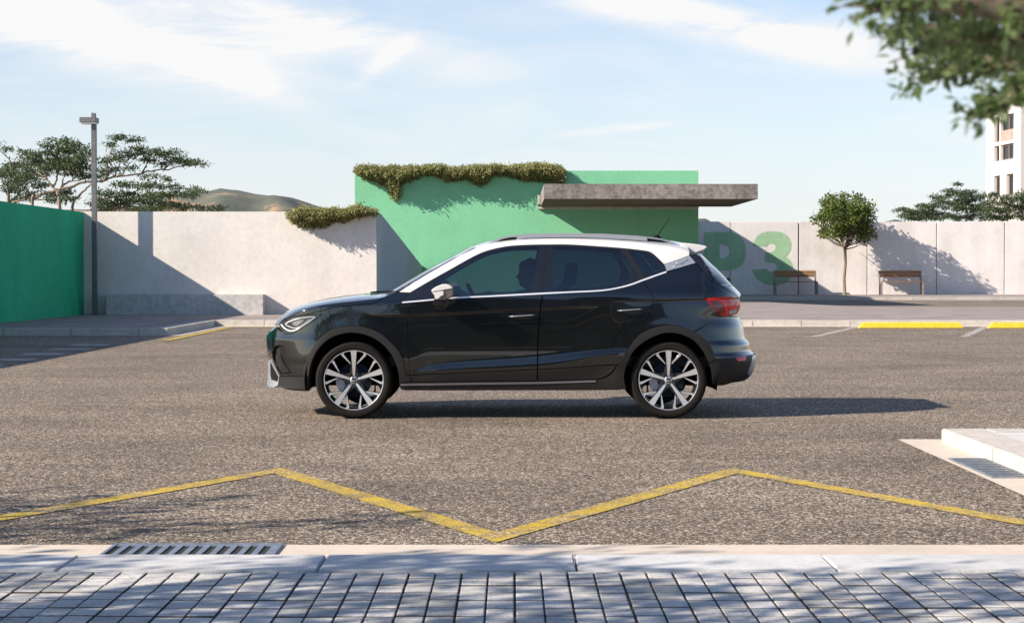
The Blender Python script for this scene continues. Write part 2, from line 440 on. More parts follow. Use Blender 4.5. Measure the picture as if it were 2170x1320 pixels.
# near kerb, gutter, pavement
KZ = 0.065
sheet('gutter_strip', [(-9, 7.5), (9, 7.5), (9, 8.295), (-9, 8.295)], 0.006, M['gutter'])
curb = MB()
x = -6 + 0.02
joints = [(680 - 1085) * 7.4 / F + k * 1.0 for k in range(-7, 9)]
for a, b in zip(joints[:-1], joints[1:]):
    curb.box(a + 0.004, b - 0.004, 7.215, 7.62, -0.2, KZ, 0, 0.006)
o = curb.build('near_curb', M['granite']); o['kind'] = 'structure'
def paved(name, x0, x1, y0, y1, z, cw, rd):
    """moulded pavers: beveled pads, deep joints every second column"""
    mb = MB(); rr = random.Random(5)
    mb.box(x0, x1, y0, y1, -0.2, z - 0.009, 1)
    col = 0; xx = x0 + 0.01
    while xx < x1 - cw:
        off = rr.choice([0, 1, 2])
        dz = 0; tx = 0; tone = 0
        k = 0; yy = y1 - 0.006 + 0
        while yy > y0 + rd:
            if (k + off) % 3 == 0: dz = rr.uniform(-0.0025, 0.0025); tx = rr.uniform(-0.003, 0.003); tone = rr.choice([0, 0, 2, 3])
            for h in (0, 1):
                gx0 = 0.009 if h == 0 else 0.0035; gx1 = 0.0035 if h == 0 else 0.009
                gx0 = 0.0045 if h == 0 else 0.0036; gx1 = 0.0036 if h == 0 else 0.0045
                gy = 0.017 if (k + off) % 3 == 0 else 0.010
                a = xx + h * cw + gx0; b = xx + (h + 1) * cw - gx1
                c = yy - rd + 0.005; d = yy - gy
                jx = rr.uniform(-.001, .001)
                zt = z + dz + rr.uniform(-0.0008, 0.0008)
                e = 0.0035
                v = [(a, c, z - .016), (b, c, z - .016), (b, d, z - .016), (a, d, z - .016),
                     (a, c, zt - .0016), (b, c, zt - .0016), (b, d, zt - .0016), (a, d, zt - .0016),
                     (a + e, c + e, zt), (b - e + jx, c + e, zt + tx * .3), (b - e, d - e, zt + tx * .3), (a + e, d - e, zt)]
                f = [(0, 1, 5, 4), (1, 2, 6, 5), (2, 3, 7, 6), (3, 0, 4, 7), (4, 5, 9, 8), (5, 6, 10, 9), (6, 7, 11, 10), (7, 4, 8, 11), (8, 9, 10, 11)]
                mb.add(v, f[:4], 1); mb.add(v, f[4:], tone)
            yy -= rd; k += 1
        xx += 2 * cw; col += 1
    o = mb.build(name, [M['paver'], M['joint'], M['paver_dark'], M['paver_light']], fix=False); o['kind'] = 'structure'
    return o
paved('near_pavement', -4.2, 4.2, 4.6, 7.205, KZ - 0.002, 0.1, 0.155)
slab('pavement', [(-30, -14), (30, -14), (30, 4.59), (-30, 4.59)], -0.3, KZ - 0.004, M['paver'])

def grate(name, x0, x1, y0, y1, z, along, n, label):
    t = empty(name, ((x0 + x1) / 2, (y0 + y1) / 2, z - 0.004), label, 'drain grate', 'drain grates set in the gutters')
    ox, oy, oz = t.location
    fr = MB(); w = 0.014
    def bx(a, b, c, d, z0=-0.014, z1=0.010, m=fr): m.box(a - ox, b - ox, c - oy, d - oy, z0, z1)
    bx(x0, x1, y0, y0 + w); bx(x0, x1, y1 - w, y1); bx(x0, x0 + w, y0 + w, y1 - w); bx(x1 - w, x1, y0 + w, y1 - w)
    fr.build('frame', M['iron'], t)
    sl = MB()
    if along == 'x':
        st = (x1 - x0 - 2 * w) / n
        for i in range(n):
            a = x0 + w + i * st + st * 0.56
            bx(a, a + st * 0.44, y0 + w, y1 - w, -0.012, 0.008, sl)
        bx(x0 + w, x1 - w, y1 - w - 0.05, y1 - w, -0.012, 0.0075, sl)
        bx(x0 + w, x1 - w, (y0 + y1) / 2 - .02 - 0.13, (y0 + y1) / 2 - 0.13, -0.012, 0.0072, sl)
    else:
        st = (y1 - y0 - 2 * w) / n
        for i in range(n):
            a = y0 + w + i * st + st * 0.6
            bx(x0 + w, x1 - w, a, a + st * 0.4, -0.012, 0.008, sl)
    sl.build('bars', M['iron'], t)
    pit = MB(); pit.box(x0 + .003 - ox, x1 - .003 - ox, y0 + .003 - oy, y1 - .003 - oy, 0.0015, 0.003); pit.build('pit', M['dark'], t)
    return t
gx0 = (245 - 1085) * 8.3 / F; gx1 = (600 - 1085) * 8.3 / F
grate('drain_grate', gx0, gx1, 7.66, 8.280, 0.010, 'x', 12, 'long blue-grey metal drain grate with slanted slots along the near curb')

# island at the right with its own kerb
IX = 3.03; IZ = 0.10
isl = MB()
yy = 13.3
for k in range(8):
    ln = 0.42 if k == 0 else 1.0
    isl.box(IX, IX + 0.30, yy - ln + 0.004, yy - 0.004, -0.2, IZ, 0, 0.008); yy -= ln
xx = IX + 0.304
for k in range(8):
    isl.box(xx, xx + 0.996, 13.0, 13.296, -0.2, IZ, 0, 0.008); xx += 1.0
o = isl.build('island_curb', M['curb']); o['kind'] = 'structure'
o = slab('island_pavement', [(IX + 0.304, 7.63), (20, 7.63), (20, 12.995), (IX + 0.304, 12.995)], -0.2, IZ - 0.004, mat_bricks('pale_square_paving', (0.60, 0.58, 0.56), (0.54, 0.52, 0.51), (0.25, 0.23, 0.21), 0.60, 0.40, 0.006, 0.12))
sheet('island_gutter', [(2.745, 8.345), (IX + .1, 8.345), (IX + .1, 13.5), (2.76, 13.5)], 0.0055, M['gutter'])
grate('drain_grate', 2.79, IX - 0.005, 10.95, 12.05, 0.0095, 'y', 11, 'narrow dark metal drain grate beside the raised island curb at right')

# left and back pavements with the bump-out
WZ = 0.13
LX = -6.44
slab('left_pavement', [(-60, 35.6), (LX - 0.3, 35.6), (LX - 0.3, 41.25), (-2.0, 41.25), (12, 41.25), (60, 41.25), (60, 56.3), (11.1, 56.3), (9.85, 59.0), (7.7, 69.99), (-60, 69.99)], -0.2, WZ - 0.004, M['walk_left'])
kb = MB(); rr = random.Random(3)
def kerb_run(mb, p, q, depth, ln, z, side):
    p = Vector(p); q = Vector(q); d = (q - p); L = d.length; d.normalize(); n = Vector((-d.y, d.x)) * side
    k = 0.0
    while k < L - 1e-3:
        e = min(L, k + ln)
        a = p + d * (k + 0.006); b = p + d * (e - 0.006)
        zt = z + rr.uniform(-0.003, 0.003)
        mb.prism([(a.x, a.y), (b.x, b.y), (b.x + n.x * depth, b.y + n.y * depth), (a.x + n.x * depth, a.y + n.y * depth)], -0.2, zt, 'z')
        k = e
kerb_run(kb, (-40, 35.3), (LX - .001, 35.3), 0.30, 1.27, WZ, 1)
kerb_run(kb, (LX, 35.3), (LX, 41.2), 0.30, 1.5, WZ, 1)
kerb_run(kb, (LX + .001, 40.95), (60, 40.95), 0.30, 1.06, WZ, 1)
o = kb.build('back_curb', M['curb']); o['kind'] = 'structure'
sheet('curb_gutter', [(LX, 40.95), (60, 40.95), (60, 40.45), (LX + .30, 40.45), (LX + .3, 35.0), (-40, 35.0), (-40, 35.3), (LX, 35.3)], 0.005, M['gutter'])
o = strip('yellow_edge_line', [(-5.95, 32.4), (-5.98, 40.0), (-0.5, 40.0)], 0.16, 0.0095, M['yellow_thin']); tag(o, kind='structure')
# faded white crossing bars
wl_ = MB()
for (xa, xb, ya, yb) in ((-7.17, -6.55, 30.3, 31.0), (-7.1, -6.47, 28.7, 29.4), (-7.09, -6.46, 26.95, 27.65), (-7.05, -6.47, 25.25, 25.95), (-7.12, -6.5, 23.6, 24.3)):
    wl_.add([(xa, ya, .004), (xb, ya, .004), (xb, yb, .004), (xa, yb, .004)], [(0, 1, 2, 3)])
o = wl_.build('crossing_marking', M['white_line'], fix=False); o['kind'] = 'structure'
def bay_mark(px0, px1):
    a = P(px0, 714, 34.3); b = P(px1, 692.5, 40.4)
    s1 = strip('parking_bay_marking', [(a.x, a.y), (b.x, b.y)], 0.16, 0.0045, M['white_line']); s1['kind'] = 'structure'
    s2 = strip('parking_bay_marking', [(a.x - 0.22, a.y - .06), (a.x + 0.2, a.y - .06)], 0.10, 0.0065, M['white_line']); s2['kind'] = 'structure'
bay_mark(1723, 1815); bay_mark(2042, 2088)

def wheel_stop(x0, x1, y, label):
    t = MB(); h = 0.12
    L = x1 - x0; e = 0.10
    prof = [(-.075, 0), (-.055, h), (.055, h), (.075, 0)]
    v = []
    for xx, ins in ((0, 0), (L, 0)):
        for (a, z) in prof: v.append((xx + (e if xx == 0 else -e) * (z / h), a, z + 0.004))
    f = [(0, 1, 2, 3), (7, 6, 5, 4), (0, 4, 5, 1), (1, 5, 6, 2), (2, 6, 7, 3), (3, 7, 4, 0)]
    t.add(v, f)
    o = t.build('wheel_stop', M['stop']); o.location = (x0, y, 0)
    b = o.modifiers.new('b', 'BEVEL'); b.width = 0.012; b.segments = 2
    return tag(o, label, 'wheel stop', 'yellow wheel stops along the back curb')
w0 = P(1820, 696, 39.5).x; w1 = P(2044, 696, 39.5).x; w2 = P(2095, 696, 39.5).x
wheel_stop(w0, w1, 39.6, 'long yellow wheel stop on the asphalt, whole in view')
wheel_stop(w2, w2 + (w1 - w0), 39.6, 'yellow wheel stop cut off by the right edge of the picture')

# far road and pavement under the panel wall
kb = MB()
kerb_run(kb, (7.6, 77.0), (60, 77.0), 0.3, 1.1, WZ, 1)
o = kb.build('far_curb', M['curb']); o['kind'] = 'structure'
slab('far_pavement', [(-60, 77.31), (60, 77.31), (60, 120), (-60, 120)], -0.2, WZ - 0.004, M['walk_left'])

# ---------------------------------------------------------------- walls and buildings
GXL = -10.57                                    # face of the long green wall
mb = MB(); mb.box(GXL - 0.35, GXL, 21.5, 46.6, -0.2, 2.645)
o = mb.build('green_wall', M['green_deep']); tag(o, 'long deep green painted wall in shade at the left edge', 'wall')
t = empty('concrete_wall', ((GXL - 3.34) / 2, 46.75, 0), 'pale grey concrete wall with a low plinth, left of the parked car', 'wall')
ox, oy = t.location.x, t.location.y
mb = MB(); mb.box(GXL - 0.35 - ox, -3.345 - ox, 46.605 - oy, 47.0 - oy, -0.2, 2.66); mb.build('wall_panel', M['wall'], t)
xp0 = P(226, 660, 46.2).x; xp1 = P(558, 660, 46.2).x
mb = MB(); mb.box(xp0 - ox, xp1 - ox, 46.15 - oy, 46.604 - oy, WZ - .01, 0.625, 0, 0.006)
mb.build('plinth', M['plinth'], t)
# cheek wall that runs back from its corner to the green building, its top sloping down
t = MB(); zA = 2.65; xe = -3.34
zend = P(905, 566, 71).z
v = []
for xx in (xe - 0.3, xe):
    v += [(xx, 47.005, -0.2), (xx, 69.995, -0.2), (xx, 69.995, zend + .05), (xx, 48.2, zA), (xx, 47.005, zA)]
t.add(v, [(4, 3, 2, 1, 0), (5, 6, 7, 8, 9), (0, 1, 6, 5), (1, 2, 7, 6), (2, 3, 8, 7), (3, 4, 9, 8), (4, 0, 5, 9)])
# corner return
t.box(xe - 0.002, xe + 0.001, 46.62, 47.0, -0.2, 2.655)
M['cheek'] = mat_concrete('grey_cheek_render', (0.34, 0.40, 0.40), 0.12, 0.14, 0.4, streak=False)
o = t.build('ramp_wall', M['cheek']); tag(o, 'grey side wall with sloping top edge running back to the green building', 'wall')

BD = 70.0
bx0 = P(752, 400, BD).x; bx1 = P(1480, 400, BD).x; bzt = P(1100, 362, BD).z
t = empty('green_building', ((bx0 + bx1) / 2, BD, 0), 'flat-roofed light green building behind the car with a dark concrete canopy', 'building')
ox, oy = t.location.x, t.location.y
mb = MB(); mb.box(bx0 - ox, bx1 - ox, 0, 14.9, -0.2, bzt); mb.build('wall', M['green'], t)
cf = 62.4
cx0 = P(1153, 400, cf).x; cx1 = P(1606, 400, cf).x; czt = P(1300, 390, cf).z; czb = P(1300, 422, cf).z
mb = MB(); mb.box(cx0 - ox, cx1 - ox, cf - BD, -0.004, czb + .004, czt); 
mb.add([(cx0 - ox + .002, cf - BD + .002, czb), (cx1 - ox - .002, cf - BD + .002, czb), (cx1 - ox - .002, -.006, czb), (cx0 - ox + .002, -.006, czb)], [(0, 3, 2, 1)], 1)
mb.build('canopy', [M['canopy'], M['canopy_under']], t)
mb = MB()
zp = P(1300, 440.5, BD - .1).z
mb.box(P(1139, 440, BD).x - ox, bx1 - ox, -0.14, -0.004, zp - 0.05, zp + 0.045, 0, 0.01)
mb.build('conduit', plain('pale_painted_pipe', (0.42, 0.44, 0.36), 0.6, var=0.25, vs=3), t)
mb = MB(); xq = P(1142, 420, BD).x - ox
mb.box(xq - .055, xq + .055, -0.16, -0.004, P(0, 434, BD).z, P(0, 413, BD).z, 0, 0.01)
mb.build('junction_box', bpy.data.materials['pale_painted_pipe'], t)
mb = MB(); mb.box(xq - .03, xq + .06, -0.12, -0.004, P(0, 440, BD).z + .03, P(0, 434, BD).z - .004)
mb.build('bracket', M['dark'], t)

# panel wall with the painted P3
WD = 85.0
wz1 = P(1700, 470, WD).z
t = empty('panel_wall', (20, WD, 0), 'long pale concrete panel wall with green painted P3 lettering', 'wall')
edges = [1402, 1547.5, 1692, 1838, 1985, 2129, 2273, 2417]
rr = random.Random(2)
for a, b in zip(edges[:-1], edges[1:]):
    xa = P(a, 500, WD).x; xb = P(b, 500, WD).x
    g = 0.03 if a != 1692 else 0.06
    gb = 0.03 if b != 1692 else 0.06
    if a == 1547.5 or a == 1402: gb = gb * 0.6
    mb = MB(); mb.box(xa + g / 2 - 20, xb - gb / 2 - 20, rr.uniform(0, .02), 0.30, -0.2, wz1 + (0.0 if a != 2129 else .03) + rr.uniform(-.01, .01), 0, 0.012)
    mb.build('wall_panel', M['wall_far'], t)
mb = MB(); mb.box(P(1402, 500, WD).x - 20, P(2417, 500, WD).x - 20, 0.303, 0.4, -0.2, wz1 - 0.1)
mb.build('backing', M['joint'], t)
def arc(pts, n=6):
    """closed Catmull-Rom"""
    out = []; L = len(pts)
    for i in range(L):
        p0, p1, p2, p3 = (Vector(pts[(i + k - 1) % L]) for k in range(4))
        for j in range(n):
            s = j / n
            out.append(0.5 * ((2 * p1) + (-p0 + p2) * s + (2 * p0 - 5 * p1 + 4 * p2 - p3) * s * s + (-p0 + 3 * p1 - 3 * p2 + p3) * s ** 3))
    return out
def letter(pix, name, holes=()):
    loops = [pix] + list(holes)
    v = []; e = []; 
    for lp in loops:
        b = len(v)
        for (a, c) in lp:
            q = P(1480 + a / 6.0, 440 + c / 6.0, WD - 0.01); v.append(Vector((q.x, q.z)))
        e += [(b + i, b + (i + 1) % len(lp)) for i in range(len(lp))]
    r = delaunay_2d_cdt(v, e, [], 0, 1e-6)
    vv, ff = r[0], r[2]
    def inside(p, lp):
        c = False; n = len(lp)
        for i in range(n):
            x1, y1 = lp[i]; x2, y2 = lp[(i + 1) % n]
            if (y1 > p[1]) != (y2 > p[1]) and p[0] < (x2 - x1) * (p[1] - y1) / (y2 - y1) + x1: c = not c
        return c
    w = []; k = 0
    for lp in loops: w.append([tuple(q) for q in v[k:k + len(lp)]]); k += len(lp)
    keep = []
    for f in ff:
        c = (sum(vv[i].x for i in f) / len(f), sum(vv[i].y for i in f) / len(f))
        if inside(c, w[0]) and not any(inside(c, h) for h in w[1:]): keep.append(tuple(f))
    o = mesh_obj(name, [(q.x - 20, -0.006, q.y) for q in vv], keep, M['letter'], t)
    return o
Pout = [(75, 313), (380, 313), (450, 325), (520, 360), (575, 420), (600, 490), (607, 560), (598, 630), (570, 700), (520, 755), (455, 788), (380, 797), (275, 797), (275, 990), (75, 990)]
Phole = [(270, 463), (320, 465), (365, 480), (393, 510), (405, 555), (393, 600), (365, 630), (320, 645), (270, 645)]
letter(Pout, 'letter_p', [Phole])
T3 = [(690, 490), (705, 430), (745, 365), (800, 325), (870, 305), (950, 300), (1040, 310), (1110, 340), (1155, 385), (1180, 450), (1177, 525), (1150, 585), (1110, 622), (1160, 660), (1192, 715), (1203, 790), (1190, 860), (1150, 925), (1090, 965), (1020, 987), (940, 990), (860, 978), (790, 945), (735, 895), (700, 845), (678, 790), (865, 778), (890, 808), (930, 822), (975, 805), (1000, 765), (988, 722), (955, 702), (845, 697), (845, 572), (920, 568), (965, 545), (983, 510), (972, 475), (935, 455), (890, 466), (868, 497)]
letter(T3, 'numeral_three')

# lamp post
def lamp_post():
    x, y = P(201, 655, 46.11).x, 46.11
    t = empty('street_lamp', (x, y, WZ - .004), 'tall square grey metal lamp post with a flat box head by the pale wall', 'street lamp')
    H = P(200, 258, 45.7).z - t.location.z
    mb = MB(); mb.box(-.058, .058, -.058, .058, 0, H, 0, 0.006); mb.build('pole', M['metal_grey'], t)
    mb = MB(); mb.box(-.1, .1, -.1, .1, 0, 0.02, 0, 0.004); mb.build('base_plate', M['metal_grey'], t)
    mb = MB(); mb.box(-0.315, 0.085, -0.19, 0.19, H + 0.0, H + 0.125, 0, 0.008); h = mb.build('lamp_head', M['metal_grey'], t)
    mb = MB(); mb.box(-0.295, 0.068, -0.17, 0.17, H - 0.03, H - 0.001, 0, 0.004); mb.build('diffuser', plain('frosted_diffuser', (0.75, 0.76, 0.74), 0.3), h)
    mb = MB(); mb.box(-0.055, 0.045, -0.05, 0.05, H + 0.126, H + 0.235, 0, 0.006); mb.tube([(-.045, 0, H + .235), (-.045, 0, H + .26)], 0.008, 6); mb.build('sensor', M['metal_grey'], h)
    for o in (h,): pass
lamp_post()
# benches
def bench(px, label):
    c = P(px, 620, 84.0)
    t = empty('park_bench', (c.x, 84.15, WZ - .004), label, 'bench', 'wooden benches along the panel wall')
    W = 0.95
    bk = MB()
    for i in range(2): bk.box(-W, W, 0.14, 0.185, 0.79 + i * 0.148, 0.93 + i * 0.148, 0, 0.008)
    M.setdefault('wood', mat_wood())
    bk.build('backrest', M['wood'], t)
    st = MB()
    for i in range(4): st.box(-W + .08, W - .0, -0.42 + i * 0.13, -0.31 + i * 0.13, 0.565, 0.60, 0, 0.006)
    st.build('seat', M['wood'], t)
    for s in (-1, 1):
        lg = MB(); xx = s * (W - 0.03)
        for (y0, z0, y1, z1) in ((-0.40, 0, -0.36, 0.565), (0.02, 0, 0.17, 0.98)):
            w = 0.035
            lg.add([(xx + a, y + b, z) for (y, z) in ((y0, z0), (y1, z1)) for a, b in ((-w, -.05), (w, -.05), (w, .05), (-w, .05))],
                   [(0, 1, 2, 3), (4, 7, 6, 5), (0, 4, 5, 1), (1, 5, 6, 2), (2, 6, 7, 3), (3, 7, 4, 0)])
        lg.box(xx - .03, xx + .03, -0.40, 0.12, 0.525, 0.564)
        lg.build('leg', M['metal_brown'], t)
    return t
def mat_wood():
    m = Mat('oiled_wood')
    n = m.noise(1.0, 6, 0.6, m.mapping((2.0, 30, 30)))
    m.col(m.ramp(n, [(0.3, (0.17, 0.082, 0.032)), (0.7, (0.36, 0.19, 0.075))])); m.rough(0.6)
    return m.m
bench(1686, 'wooden bench by the painted 3, half in the shade of the canopy')
bench(1910, 'wooden bench in the shade of the small round tree')

# far building at the right
def far_building():
    D = 130.0
    A = P(2162, 470, D)
    t = empty('apartment_building', (A.x, D, 0), 'pale apartment block with dark windows behind the right trees', 'building')
    zt = P(2162, 207, D).z
    ang = R(62)                      # the lit face turns away to the left and back
    L = Matrix.Rotation(0, 3, 'Z')
    # lit face runs from the corner A to the left/back
    x1 = P(2090, 300, D + 7).x - A.x
    d = Vector((x1, 7.0)); Ln = d.length; d.normalize(); n = Vector((d.y, -d.x))
    if n.y > 0: n = -n
    M['tower'] = mat_concrete('pale_smooth_render', (0.62, 0.575, 0.54), 0.06, 0.04, 0.1)
    def pt(a, off, z): q = d * a + n * off; return (q.x, q.y, z)
    def quadbox(mb, a0, a1, o0, o1, z0, z1, mi=0):
        v = [pt(a, o, z) for z in (z0, z1) for o in (o0, o1) for a in (a0, a1)]
        mb.add(v, [(0, 2, 3, 1), (4, 5, 7, 6), (0, 1, 5, 4), (2, 6, 7, 3), (0, 4, 6, 2), (1, 3, 7, 5)], mi)
    # facade built as piers and bands round real openings
    def fr(px): return (2162 - px) / 72.0 * Ln
    def zz_(py): return P(2120, py, D + 3).z
    z = [(244, 299), (306, 340), (369, 415)]
    mb = MB()
    zt2 = zt
    quadbox(mb, 0, fr(2148), -0.3, 0, 0, zt2)                          # right pier
    quadbox(mb, fr(2107), Ln, -0.3, 0, 0, zt2)
    quadbox(mb, fr(2148), fr(2107), -0.3, 0, zz_(244), zt2)
    quadbox(mb, fr(2148), fr(2107), -0.3, 0, zz_(306), zz_(299))
    quadbox(mb, fr(2148), fr(2107), -0.3, 0, zz_(370), zz_(340))
    quadbox(mb, fr(2148), fr(2107), -0.3, 0, 0, zz_(416))
    quadbox(mb, fr(2133), fr(2120), -0.3, 0, zz_(416), zz_(370))
    quadbox(mb, 0, Ln, -9, -2.2, 0, zt2)
    quadbox(mb, fr(2170), 0, -9, 0, 0, zt2) if False else None
    # side face
    quadbox(mb, 0, .3, -2.2, -.3, 0, zt2); quadbox(mb, Ln - .3, Ln, -2.2, -.3, 0, zt2)
    for zz0 in (299, 306, 340, 370, 416): quadbox(mb, .3, Ln - .3, -2.2, -.3, zz_(zz0) - .1, zz_(zz0))
    quadbox(mb, .3, Ln - .3, -2.2, -.3, zt2 - .2, zt2)
    mb.build('wall', M['tower'], t)
    mb = MB(); quadbox(mb, -.08, Ln + .08, -9.1, .08, zt2 + .002, zt2 + .12); mb.build('roof', M['metal_brown'], t)
    gl = plain('dark_window_glass', (0.012, 0.015, 0.018), 0.15, 0, spec=0.5)
    for (a0, a1, p0, p1) in ((2147.5, 2120, 299, 244), (2119, 2107.5, 299, 244), (2147.5, 2120, 340, 306), (2119, 2107.5, 340, 306), (2147.5, 2133.5, 415, 370), (2119.5, 2107.5, 415, 370)):
        mb = MB(); quadbox(mb, fr(a0), fr(a1), -.29, -.25, zz_(p0), zz_(p1))
        w = mb.build('window', gl, t)
        mb = MB(); m_ = (fr(a0) + fr(a1)) / 2
        quadbox(mb, fr(a0), fr(a0) + .12, -.24, -.17, zz_(p0), zz_(p1)); quadbox(mb, fr(a1) - .12, fr(a1), -.24, -.17, zz_(p0), zz_(p1)); quadbox(mb, fr(a0) - .01, fr(a1) + .01, -.238, -.172, zz_(p1) - .12, zz_(p1) - .01); quadbox(mb, fr(a0) - .01, fr(a1) + .01, -.238, -.172, zz_(p0) + .01, zz_(p0) + .12)
        if a0 == 2147.5 and a1 == 2120: quadbox(mb, m_ - .05, m_ + .05, -.24, -.17, zz_(p0), zz_(p1))
        mb.build('frame', M['metal_brown'], w)
    mb = MB(); quadbox(mb, fr(2120.5), fr(2118.5), -.24, .002, zz_(299), zz_(244)); quadbox(mb, fr(2120.5), fr(2118.5), -.24, .002, zz_(340), zz_(306)); mb.build('mullion', M['tower'], t)
    mb = MB(); quadbox(mb, fr(2147.8), fr(2120.6), -.10, -.04, zz_(299) + .02, zz_(276)); mb.build('balcony_rail', plain('rusty_railing', (0.36, 0.25, 0.21), 0.7, var=.3, vs=4), t)
far_building()

# hills
def hills():
    D = 1500
    mb = MB(); n = 160; rows = 14
    prof = [(-400, 445), (150, 446), (330, 440), (400, 422), (430, 408), (478, 396), (500, 400), (560, 408), (620, 417), (680, 432), (720, 440), (760, 447), (900, 470), (1200, 500), (1500, 470), (2000, 480), (2600, 500)]
    xs = [p[0] for p in prof]; ys = [p[1] for p in prof]
    v = []; f = []
    for j in range(rows):
        tt = j / (rows - 1)
        for i in range(n):
            px = -400 + 3000 * i / (n - 1)
            top = P(px, np.interp(px, xs, ys), D).z
            nz = noise.noise(Vector((px * .02, 1.7, 0))) * 2.5 + noise.noise(Vector((px * .07, 4.7, 0))) * 1.2
            hgt = (top + nz * (1 if top > 35 else .3)) * math.sin(tt * math.pi / 2) ** 0.8
            nn = noise.noise(Vector((px * .012, tt * 3, 0))) * 14 * math.sin(tt * math.pi)
            v.append((P(px, 500, D).x, D - 260 * (1 - tt) , -1 + hgt + nn))
    for j in range(rows - 1):
        for i in range(n - 1):
            f.append((j * n + i, j * n + i + 1, (j + 1) * n + i + 1, (j + 1) * n + i))
    m = Mat('scrub_hillside')
    a = m.noise(0.018, 8, 0.65); 
    m.col(m.ramp(a, [(0.40, (0.065, 0.082, 0.066)), (0.53, (0.105, 0.11, 0.08)), (0.60, (0.28, 0.19, 0.12))])); m.rough(0.95)
    mb.add(v, f); o = mb.build('hills', m.m, smooth=True); o['kind'] = 'structure'
hills()

# unseen dark block added behind the camera to darken the car's flank reflection
def build_reflection_block():
    t = empty('reflection_block', (0, -16, 0), 'unseen dark building added behind the camera for its reflection in the car', 'building')
    bm_ = mat_bricks('dark_brick', (0.045, 0.035, 0.03), (0.03, 0.026, 0.024), (0.05, 0.048, 0.045), 0.24, 0.08, 0.008)
    mb = MB(); mb.box(-4.6, 4.9, -8, 0, -.2, 9.2); mb.build('wall', bm_, t)
    mb = MB(); mb.box(-4.9, 5.2, -8.3, .3, 9.204, 9.5); mb.build('roof', M['metal_brown'], t)
    gl = plain('block_glass', (0.02, 0.022, 0.026), 0.1, spec=.6)
    for i in range(3):
        for z0, z1 in ((.6, 2.7), (3.9, 5.4), (6.6, 8.1)):
            mb = MB(); mb.box(-4 + i * 3.1, -4 + i * 3.1 + 2.2, .004, .03, z0, z1); w = mb.build('window', gl, t)
            mb = MB(); mb.box(-4.1 + i * 3.1, -4 + i * 3.1 + 2.3, .004, .12, z0 - .14, z0 - .01); mb.build('sill', M['curb'], w)
build_reflection_block()
# ---------------------------------------------------------------- vegetation
def leaf_mesh(name, cents, size, mat, parent, aspect=2.2, droop=0.0, seed=1, n_per=1, spread=0.0, up=0.6, fold=True):
    """many small leaf faces; cents: list of (pos, outward)"""
    g = np.random.default_rng(seed)
    N = len(cents) * n_per
    c = np.repeat(np.array([p[0] for p in cents], float), n_per, 0) + g.normal(0, 1, (N, 3)) * spread
    o = np.repeat(np.array([p[1] for p in cents], float), n_per, 0)
    d = o * 0.7 + g.normal(0, .6, (N, 3)); d[:, 2] -= droop
    d /= np.linalg.norm(d, axis=1)[:, None] + 1e-9
    u = g.normal(0, 1, (N, 3)); u[:, 2] += up * 2
    s = np.cross(d, u); s /= np.linalg.norm(s, axis=1)[:, None] + 1e-9
    nrm = np.cross(s, d)
    sz = size * g.uniform(0.6, 1.3, N)[:, None]
    w = sz / aspect * 0.5
    p0 = c; p1 = c + d * sz * .45 + s * w + nrm * sz * .06; p2 = c + d * sz; p3 = c + d * sz * .45 - s * w + nrm * sz * .06
    v = np.stack([p0, p1, p2, p3], 1).reshape(-1, 3)
    me = bpy.data.meshes.new(name)
    me.vertices.add(N * 4); me.vertices.foreach_set('co', v.ravel())
    me.loops.add(N * 4); me.loops.foreach_set('vertex_index', np.arange(N * 4, dtype=np.int32))
    me.polygons.add(N); me.polygons.foreach_set('loop_start', np.arange(0, N * 4, 4, dtype=np.int32))
    me.polygons.foreach_set('loop_total', np.full(N, 4, dtype=np.int32))
    me.materials.append(mat); me.update(calc_edges=True)
    return link(name, me, parent)

